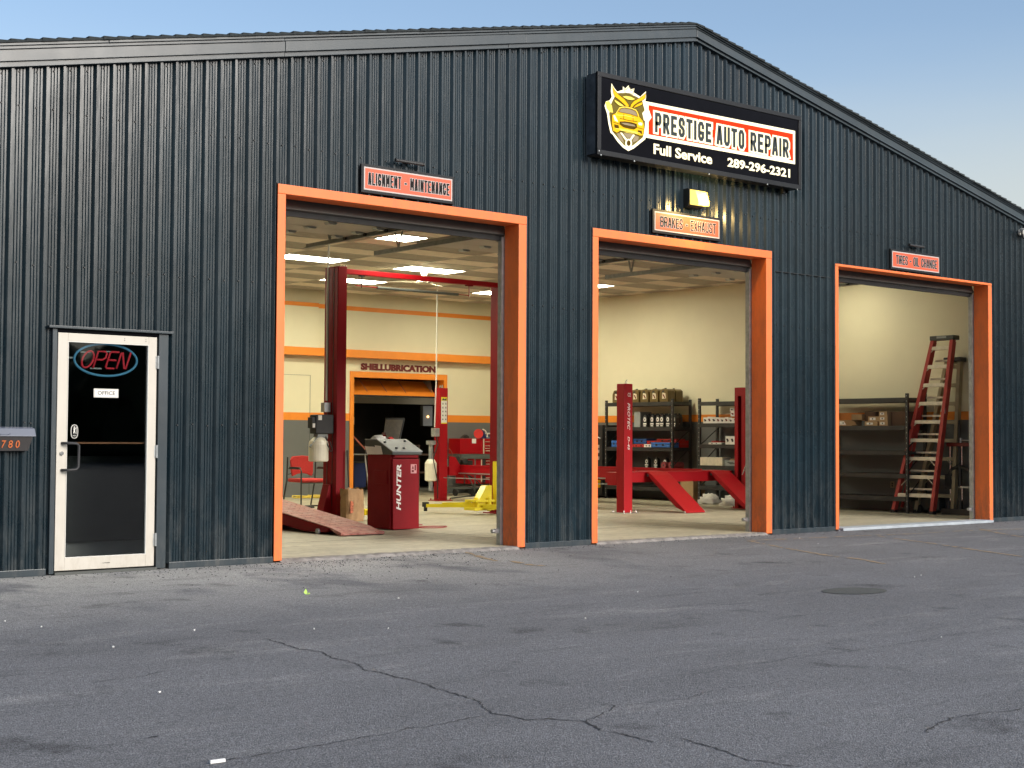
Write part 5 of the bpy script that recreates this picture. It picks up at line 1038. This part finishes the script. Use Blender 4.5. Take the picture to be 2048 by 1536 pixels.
# ---- storage racks
RX0, RX1 = 20.60, 21.14
def rack(y0, y1, levels, lab, brace=True):
    t = thing('storage_rack', lab, 'storage rack', (20.87, (y0 + y1) / 2, 0))
    H_ = 2.0
    for x in (RX0, RX1 - .04):
        for y in (y0, y1 - .05):
            b = B(); b.box(x, x + .04, y, y + .05, 0, H_); up_ = obj('upright', b, 'black', t, bevel=.003)
            b = B()
            for k in range(22): b.box(x - .0012, x - .0004, y + .019, y + .031, .1 + k * .088, .1 + k * .088 + .022)
            obj('slot', b, 'grey' if x == RX0 else 'dgrey', up_)
    for z in levels:
        b = B(); b.box(RX0 + .006, RX1 - .006, y0 + .052, y1 - .052, z - .012, z); b.box(RX0 - .004, RX0 + .03, y0 + .05, y1 - .05, z - .075, z - .012); b.box(RX0 - .010, RX0 - .004, y0 + .05, y1 - .05, z - .075, z - .062); b.box(RX1 - .03, RX1, y0 + .05, y1 - .05, z - .075, z - .012)
        b.box(RX0 + .04, RX1 - .04, y0, y0 + .03, z - .06, z - .012); b.box(RX0 + .04, RX1 - .04, y1 - .03, y1, z - .06, z - .012)
        obj('shelf', b, 'dgreen' if False else 'black', t)
    b = B()
    for y in (y0 + .015, y1 - .015):
        for za, zb in ((.3, .65), (.7, 1.05), (1.1, 1.4)): b.bar((RX0 + .04, y, za), (RX1 - .04, y, zb), .012, .018)
    obj('brace', b, 'black', t)
    return t
LV = (1.95, 1.455, 1.05, .635, .265)
rack(7.39, 9.32, LV, 'black storage rack holding oil jugs behind the lift post')
rack(4.75, 6.72, (1.93, 1.52, 1.12, .72, .33), 'black storage rack with small white boxes behind the right ramp')
rack(1.96, 3.92, (1.93, 1.46, 1.04, .655, .27), 'black storage rack in the right bay with brown cartons on one shelf')
# oil jugs on top
def jug(x, y, z, mat, lab, grp, w_=.115, d_=.20, h_=.27, nm='oil_jug'):
    t = thing(nm, lab, 'oil jug', (x, y, z), grp)
    b = B(); b.prism([(y - w_, z), (y + w_, z), (y + w_, z + h_ * .62), (y + w_ * .62, z + h_ * .93), (y + w_ * .2, z + h_ * .95), (y - w_ * .55, z + h_ * .95), (y - w_, z + h_ * .80)], x - d_ / 2, x + d_ / 2, 'x'); obj('body', b, mat, t, bevel=.012)
    b = B(); b.cyl((x, y + w_ * .35, z + h_ * .94), (x, y + w_ * .35, z + h_ * 1.02), .024, 10); obj('cap', b, 'black', t)
    b = B(); b.prism([(y - w_ * .55, z + h_ * .25), (y + w_ * .35, z + h_ * .22), (y + w_ * .25, z + h_ * .68), (y - w_ * .45, z + h_ * .62)], x - d_ / 2 - .0025, x - d_ / 2 - .0008, 'x'); lb_ = obj('label', b, 'swhite' if mat != 'gold' else 'alum', t)
    b = B(); b.prism([(y - w_ * .45, z + h_ * .30), (y - w_ * .2, z + h_ * .26), (y + w_ * .2, z + h_ * .52), (y - w_ * .05, z + h_ * .56)], x - d_ / 2 - .004, x - d_ / 2 - .003, 'x'); obj('label_mark', b, 'maroon' if mat == 'gold' else 'black', lb_)
    b = B(); b.prism([(y - w_ * .15, z + h_ * .70), (y + w_ * .5, z + h_ * .66), (y + w_ * .25, z + h_ * .84), (y - w_ * .25, z + h_ * .84)], x - d_ / 2 - .0025, x - d_ / 2 - .0008, 'x'); obj('grip_recess', b, 'black', t)
    return t
jy = (9.03, 8.76, 8.49, 8.22, 7.95, 7.68)
for r_ in range(2):
    for i, y in enumerate(jy):
        jug(20.74 + .23 * r_, y, 1.95, 'gold', ['bronze oil jug of the front row on top of the rack', 'bronze oil jug of the back row on top of the rack'][r_] + ', ' + ['first from the left', 'second from the left', 'third from the left', 'third from the right', 'second from the right', 'at the right end'][i], 'bronze oil jugs on the rack top')
# black bottles with white labels
def bottle(x, y, z, lab, grp, h_=.25):
    t = thing('oil_bottle', lab, 'bottle', (x, y, z), grp)
    b = B(); b.prism([(y - .055, z), (y + .055, z), (y + .055, z + h_ * .7), (y + .025, z + h_ * .92), (y - .025, z + h_ * .92), (y - .055, z + h_ * .7)], x - .04, x + .04, 'x'); obj('body', b, 'black', t, bevel=.006)
    b = B(); b.cyl((x, y, z + h_ * .92), (x, y, z + h_), .018, 8); obj('cap', b, 'blackp', t)
    b = B(); b.prism([(y + .034 * math.cos(a), z + h_ * .60 + .045 * math.sin(a)) for a in [2 * PI * k / 14 for k in range(14)]], x - .0425, x - .041, 'x'); b.prism([(y - .048, z + .05), (y + .048, z + .05), (y + .048, z + .075), (y - .048, z + .075)], x - .0425, x - .041, 'x'); b.prism([(y - .03, z + .015), (y + .035, z + .015), (y + .035, z + .035), (y - .03, z + .035)], x - .0425, x - .041, 'x'); lb_ = obj('label', b, 'paper', t)
    b = B(); b.prism([(y - .012, z + h_ * .52), (y + .012, z + h_ * .52), (y + .012, z + h_ * .66), (y - .012, z + h_ * .66)], x - .0435, x - .0426, 'x'); obj('label_mark', b, 'black', lb_)
for i, y in enumerate((8.22, 8.02, 7.86, 7.75)): bottle(20.70, y, 1.455, 'black oil bottle with white oval label, %s from the left on its shelf' % ['first', 'second', 'third', 'fourth'][i], 'labelled oil bottles on the second shelf')
ORD = ['first', 'second', 'third', 'fourth', 'fifth', 'sixth', 'seventh', 'eighth', 'ninth', 'tenth', 'eleventh', 'twelfth', 'thirteenth']
for i in range(14): bottle(20.86 + .09 * (i % 2), 8.30 - .125 * (i // 2), 1.455, 'black oil bottle behind the labelled ones, %s from the left in the %s row' % (ORD[i // 2], ['middle', 'rear'][i % 2]), 'oil bottles standing behind', .27)
for i in range(5): bottle(20.74 + .05 * (i % 2), 7.62 - .0 - .11 * (i % 2), 1.455 if i < 2 else .635, 'black bottle, %s of two before the right post of the jug rack' % ['left', 'right'][i], 'bottles near the right post') if i < 2 else bottle(20.78, 8.25 - .16 * (i - 2) * 1.6, .635, 'dim bottle on the lower shelf of the jug rack, %s' % ['left', 'middle', 'right'][i - 2] + ' one of three', 'bottles on the lower shelf', .22)
b = B(); b.box(20.68, 21.0, 8.37, 8.55, 1.455, 1.76); tag(obj('carton', b, 'grey', loc=(20.84, 8.46, 1.455), bevel=.004), 'grey carton left of the labelled oil bottles', 'carton')
def case(x, y0, y1, z, h_, mat, lab, grp, d_=.26):
    t = thing('tool_case', lab, 'tool case', (x, (y0 + y1) / 2, z), grp)
    b = B(); b.box(x - d_ / 2, x + d_ / 2, y0, y1, z, z + h_ * .48); b.box(x - d_ / 2, x + d_ / 2, y0, y1, z + h_ * .52, z + h_); obj('shell', b, mat, t, bevel=.01)
    b = B(); b.box(x - d_ / 2 - .006, x - d_ / 2, y0 + (y1 - y0) * .3, y0 + (y1 - y0) * .4, z + h_ * .3, z + h_ * .7); b.box(x - d_ / 2 - .006, x - d_ / 2, y0 + (y1 - y0) * .65, y0 + (y1 - y0) * .75, z + h_ * .3, z + h_ * .7); obj('latch', b, 'black', t)
G_ = 'red and blue tool cases on the middle shelf'
case(20.76, 8.90, 9.16, 1.05, .13, 'blue', 'blue tool case at the left post of the jug rack', G_); case(20.86, 8.25, 8.62, 1.12, .10, 'blue', 'blue tool case just right of the lift post', G_); case(20.76, 8.15, 8.55, 1.05, .055, 'redp', 'thin red case under the blue one by the lift post', G_)
case(20.74, 7.95, 8.2, 1.05, .06, 'paper', 'flat pale packet among the red cases', G_); case(20.88, 7.85, 8.28, 1.11, .07, 'redp', 'red case stacked on the pale packet', G_); case(20.72, 7.46, 7.98, 1.05, .10, 'blue', 'long blue tool case at the front right of the shelf', G_)
case(20.90, 7.46, 8.0, 1.15, .07, 'redp', 'red case stacked behind the long blue case', G_); case(21.0, 7.45, 7.75, 1.05, .14, 'redp', 'red case at the right end of the middle shelf', G_)
for i, y in enumerate((7.52, 7.72)):
    t = thing('rag_roll', ['red rag roll at the right end of the lower shelf', 'red rag roll second from the right on the lower shelf'][i], 'rag roll', (20.8, y, .635), 'red rag rolls'); b = B(); b.cyl((20.68, y, .70), (20.98, y - .02, .70), .065, 16); obj('roll', b, M('dull_red', (.30, .05, .05), .8, var=.3, scale=20), t); b = B(); b.cyl((20.674, y, .70), (20.68, y, .70), .02, 10); obj('core', b, 'black', t)
# rack B goods
def smallbox(x, y0, y1, z, h_, lab, grp, mat='paper', mark='dgrey', d_=.12):
    t = thing('small_box', lab, 'box', (x, (y0 + y1) / 2, z), grp)
    b = B(); b.box(x - d_ / 2, x + d_ / 2, y0, y1, z, z + h_); obj('box', b, mat, t, bevel=.002)
    w_ = y1 - y0; b = B(); k = random.uniform(.1, .3); b.prism([(y0 + w_ * .15, z + h_ * (.35 + k * .3)), (y0 + w_ * .55, z + h_ * .28), (y0 + w_ * .85, z + h_ * (.6 + k * .5)), (y0 + w_ * .4, z + h_ * .72)], x - d_ / 2 - .0018, x - d_ / 2 - .0006, 'x'); obj('print', b, mark, t)
random.seed(12)
y = 6.62; i = 0
while y > 5.42:
    w_ = random.uniform(.085, .115); smallbox(20.70, y - w_, y, 1.52, random.uniform(.09, .125), 'small white filter box, %s from the left in the bottom row' % ORD[i], 'filter boxes in the bottom row', mark=random.choice(['dgrey', 'maroon', 'black'])); y -= w_ + .012; i += 1
y = 5.93; i = 0
while y > 5.42:
    w_ = random.uniform(.08, .11); smallbox(20.71, y - w_, y, 1.648, .09, 'printed filter box stacked on top, %s from the left' % ORD[i], 'filter boxes stacked on top', mark='maroon'); y -= w_ + .012; i += 1
smallbox(20.72, 5.86, 5.96, 1.74, .07, 'single printed box on top of the stacked filter boxes', None); smallbox(20.70, 5.62, 5.76, 1.93, .10, 'small printed box alone on the top shelf', None); 
for k in range(5): smallbox(20.68, 5.42 + .118 * k, 5.42 + .118 * k + .105, 1.12, .155, 'white box with dark window, %s from the right upright' % ORD[k], 'windowed white boxes', mark='black', d_=.2)
for k in range(3): smallbox(20.70, 6.08 + .19 * k, 6.08 + .19 * k + .182, .72, .155, 'plain cream carton, %s from the right in the row of three' % ORD[k], 'three cream cartons', 'alum', 'alum', d_=.24)
smallbox(20.74, 5.72, 6.06, .72, .10, 'low grey tray beside the cream cartons', None, 'grey', 'dgrey', .24); smallbox(20.66, 5.60, 5.72, .72, .06, 'small white carton right of the grey tray', None); smallbox(20.72, 5.42, 5.58, .72, .12, 'pale carton at the right of the lower shelf', None, 'alum', 'grey'); smallbox(20.80, 5.75, 6.0, .82, .03, 'flat brown packet lying on the grey tray', None, 'card', 'cardd', .2)
case(20.76, 6.15, 6.48, 1.12, .035, 'paper', 'flat white packet on the middle shelf', 'packets'); case(20.78, 6.28, 6.42, 1.155, .03, 'redp', 'small red packet lying on the white one', 'packets'); case(20.76, 5.95, 6.14, 1.12, .03, 'dgrey', 'flat dark packet on the middle shelf', 'packets')
# cartons on rack C
def carton(x0, x1, y0, y1, z0, z1, mat, lab, lbl=True, grp='brown cartons on the shelf of the right bay'):
    t = thing('carton', lab, 'carton', ((x0 + x1) / 2, (y0 + y1) / 2, z0), grp)
    b = B(); b.box(x0, x1, y0, y1, z0, z1); obj('box', b, mat, t, bevel=.003)
    if lbl: b = B(); b.box(x0 - .002, x0 - .0006, y0 + (y1 - y0) * .35 , y0 + (y1 - y0) * .85, z0 + .02, z1 - .02); l_ = obj('label', b, 'paper', t); b = B(); b.cyl((x0 - .003, y0 + (y1 - y0) * .6, (z0 + z1) / 2), (x0 - .0022, y0 + (y1 - y0) * .6, (z0 + z1) / 2), .014, 8); obj('label_mark', b, 'dgrey', l_)
    return t
Z = 1.46
carton(20.62, 20.9, 3.12, 3.42, Z, Z + .10, 'card', 'open carton with flap at the left jamb', True); carton(20.72, 21.0, 2.98, 3.2, Z + .102, Z + .20, 'card', 'carton stacked above the open one', False)
b = B(); b.add([(20.61, 3.00, Z + .01), (20.55, 3.02, Z + .085), (20.56, 3.25, Z + .10), (20.62, 3.24, Z + .02)], [(0, 1, 2, 3)]); obj('flap', b, 'card', [o for o in bpy.data.objects if o.get('label') == 'open carton with flap at the left jamb'][0])
carton(20.78, 21.1, 2.74, 2.97, Z, Z + .245, 'cardd', 'tall dark carton between the open carton and the small stack', False)
carton(20.64, 20.9, 2.60, 2.86, Z, Z + .075, 'card', 'lower small carton of the stack of two'); carton(20.65, 20.9, 2.56, 2.80, Z + .077, Z + .16, 'card', 'upper small carton of the stack of two')
for k in range(3): carton(20.63, 20.9, 2.38 + .008 * k, 2.66 - .1, Z + .082 * k, Z + .08 + .082 * k, 'card', ['bottom', 'middle', 'top'][k] + ' carton of the stack of three')
carton(20.70, 21.1, 2.03, 2.36, Z, Z + .24, 'cardd', 'large dark carton beside the right upright', False)
# carton and sacks under rack B, yellow sign, black cabinet at left of rack A
carton(20.62, 20.95, 6.86, 7.2, .0, .42, 'card', 'brown carton standing between the two racks', False, None)
def sack(c, r, sc, lab, seed): crumple('sack', lab, 'sack', c, r, sc, 'bag', seed)
sack((20.42, 6.25, 0), .19, (1.0, 1.25, 1.0), 'left white cloth sack on the floor under the rack', 41); sack((20.28, 5.55, 0), .19, (1.0, 1.5, .95), 'right white cloth sack beside the ramp', 42)
cb = thing('black_cabinet', 'dark tall cabinet left of the jug rack with pale labels', 'cabinet', (20.9, 9.9, 0)); b = B(); b.box(20.62, 21.15, 9.42, 10.5, .05, 1.50); obj('body', b, 'black', cb, bevel=.01)
b = B()
for z in (.78, .92, 1.02): b.box(20.612, 20.618, 9.50, 9.58, z, z + .07)
obj('label', b, M('faded_pink_label', (.5, .38, .33), .7), cb); b = B(); b.tube([(20.6, 9.55, 1.22), (20.58, 9.50, 1.25), (20.6, 9.46, 1.22)], .012, 6); obj('handle', b, 'steel', cb)
ys = thing('yellow_case', 'yellow case standing low beside the left jamb of the middle bay', 'case', (18.9, 8.1, .1)); b = B(); b.box(20.30, 20.42, 9.25, 9.50, .22, .52); obj('panel', b, M('deep_yellow', (.75, .42, .01), .5), ys, bevel=.012)
b = B(); b.box(20.296, 20.30, 9.28, 9.47, .44, .45); b.box(20.296, 20.30, 9.28, 9.47, .36, .37); obj('line', b, 'card', ys); ys.location = (20.36, 9.37, .0)
for c_ in ys.children: c_.location = Vector((18.9, 8.1, .1)) - Vector((20.36, 9.37, 0))

# ---- step ladders leaning folded on the right wall
def ladder(xf_, xt, ya, yb, ta, tb, Ht, mat, stepmat, lab, nst=9, rear=True):
    t = thing('step_ladder', lab, 'ladder', (xf_, (ya + yb) / 2, 0), 'step ladders leaning in the right bay')
    P = lambda s_, k: Vector((xf_ + (xt - xf_) * k, (ya + (ta - ya) * k) if s_ else (yb + (tb - yb) * k), Ht * k))
    for s_ in (0, 1):
        b = B(); b.bar(P(s_, .015), P(s_, 1), .045, .095, (1, 0, 0)); b.bar(P(s_, .015) + Vector((-.050, 0, 0)), P(s_, 1) + Vector((-.050, 0, 0)), .060, .008, (1, 0, 0)); obj('side_rail', b, mat, t)
        b = B(); p = P(s_, 0); b.box(p.x - .055, p.x + .055, p.y - .035, p.y + .035, 0, .055); obj('foot', b, 'rubber', t, bevel=.006)
    for k in range(1, nst + 1):
        f = k * .3048 / Ht
        if f > .97: break
        a, c = P(0, f), P(1, f); b = B(); a.y += .012; c.y -= .012; b.box(a.x - .052, a.x + .05, a.y, c.y, a.z - .032, a.z + .026)
        obj('step', b, stepmat, t, bevel=.003)
        L_ = .13 if k in (2, 3) else .05; b = B()
        for q, s2 in ((a, 1), (c, -1)): b.bar(Vector((q.x - .045, q.y + s2 * (L_ * 1.1), q.z - .016)), Vector((q.x - .045, q.y + s2 * .0, q.z - .016 - L_)), .008, .018, (1, 0, 0))
        obj('step_brace', b, stepmat, t)
    a, c = P(0, 1), P(1, 1); b = B(); b.box(a.x - .07, a.x + .11, a.y - .045, c.y + .045, Ht - .03, Ht + .045); obj('top_cap', b, 'dgrey' if mat != 'beige' else 'black', t, bevel=.012)
    b = B(); b.box(a.x - .0705, a.x - .065, a.y + .09, c.y - .09, Ht + .0, Ht + .035); obj('tool_slot', b, 'grey', t)
    if rear:
        for s_ in (0, 1):
            b = B(); o_ = Vector((.12, (.05 if s_ == 0 else -.05), 0)); b.bar(P(s_, .03) + o_, P(s_, .98) + Vector((.05, 0, 0)), .025, .05, (1, 0, 0)); obj('rear_rail', b, mat, t)
        for k in range(1, nst, 2 if mat == 'beige' else 1):
            f = (k * .3048 + .1) / Ht
            if f > .9: break
            a, c = P(0, f) + Vector((.11, .04, 0)), P(1, f) + Vector((.11, -.04, 0)); b = B(); b.bar(a, c, .02, .03); obj('rear_bar', b, stepmat, t)
    b = B(); p = P(0, .62); b.box(p.x - .043, p.x - .040, p.y - .02, p.y + .012, p.z - .14, p.z + .14); obj('sticker', b, 'paper', t)
    return t
ladder(20.66, 20.84, 2.285, 1.525, 1.60, 1.235, 2.90, M('faded_red_fibreglass', (.42, .045, .035), .5, var=.2, scale=5), 'alum', 'tall red step ladder leaning in the right bay')
b = B(); b.box(20.78, 20.86, 1.42, 1.62, 2.30, 2.39); o = obj('spreader_block', b, 'black'); b = None; bpy.data.objects.remove(o)
ladder(20.92, 21.08, 2.02, 1.30, 1.50, 1.26, 2.55, 'beige', 'beige', 'pale yellow step ladder behind the red one', rear=False)
# press in the corner
pr = thing('shop_press', 'dark shop press in the corner behind the right jamb', 'shop press', (21.0, 1.15, 0))
b = B(); b.cyl((20.95, 1.38, .2), (20.95, 1.38, 1.15), .014, 8); b.cyl((20.95, 1.16, .2), (20.95, 1.16, 1.15), .012, 8); obj('chrome_rod', b, 'chrome', pr)
b = B(); b.box(20.90, 20.98, .80, 1.42, 1.12, 1.18); obj('crosshead', b, 'maroon', pr)
b = B(); b.cyl((20.94, 1.20, .72), (20.94, 1.20, 1.55), .02, 8); b.tube([(20.93, 1.40, .45), (20.93, 1.40, .62), (20.93, 1.33, .74), (20.93, 1.20, .80), (20.93, 1.02, .74), (20.93, .92, .62), (20.93, .92, .45)], .035, 8); b.box(20.88, 20.98, 1.33, 1.44, .42, .66); b.cyl((20.93, 1.18, .45), (20.93, 1.18, .8), .035, 8); obj('yoke', b, 'black', pr)
b = B(); b.cyl((20.92, 1.16, 1.16), (20.92, 1.16, 1.26), .02, 10); b.cyl((20.92, .9, 1.22), (20.92, 1.14, 1.22), .010, 8); b.box(20.90, 20.95, .90, 1.2, .44, .47); obj('handle', b, 'steel', pr)
b = B(); b.box(20.84, 21.1, .8, 1.48, .0, .10); b.cyl((20.9, 1.16, .1), (20.9, 1.16, .24), .04, 10); b.cyl((20.9, 1.38, .1), (20.9, 1.38, .22), .04, 10); obj('base', b, 'black', pr)
jk = thing('floor_jack', 'low black floor jack standing under the red ladder', 'floor jack', (20.95, 1.9, 0)); b = B(); b.box(20.95, 21.12, 1.6, 2.0, .05, .30); obj('body', b, 'dgrey', jk, bevel=.02); b = B(); b.cyl((20.9, 1.98, .07), (20.95, 1.98, .07), .07, 12); b.cyl((20.9, 1.75, .05), (20.95, 1.75, .05), .05, 12); obj('wheel', b, 'rubber', jk)
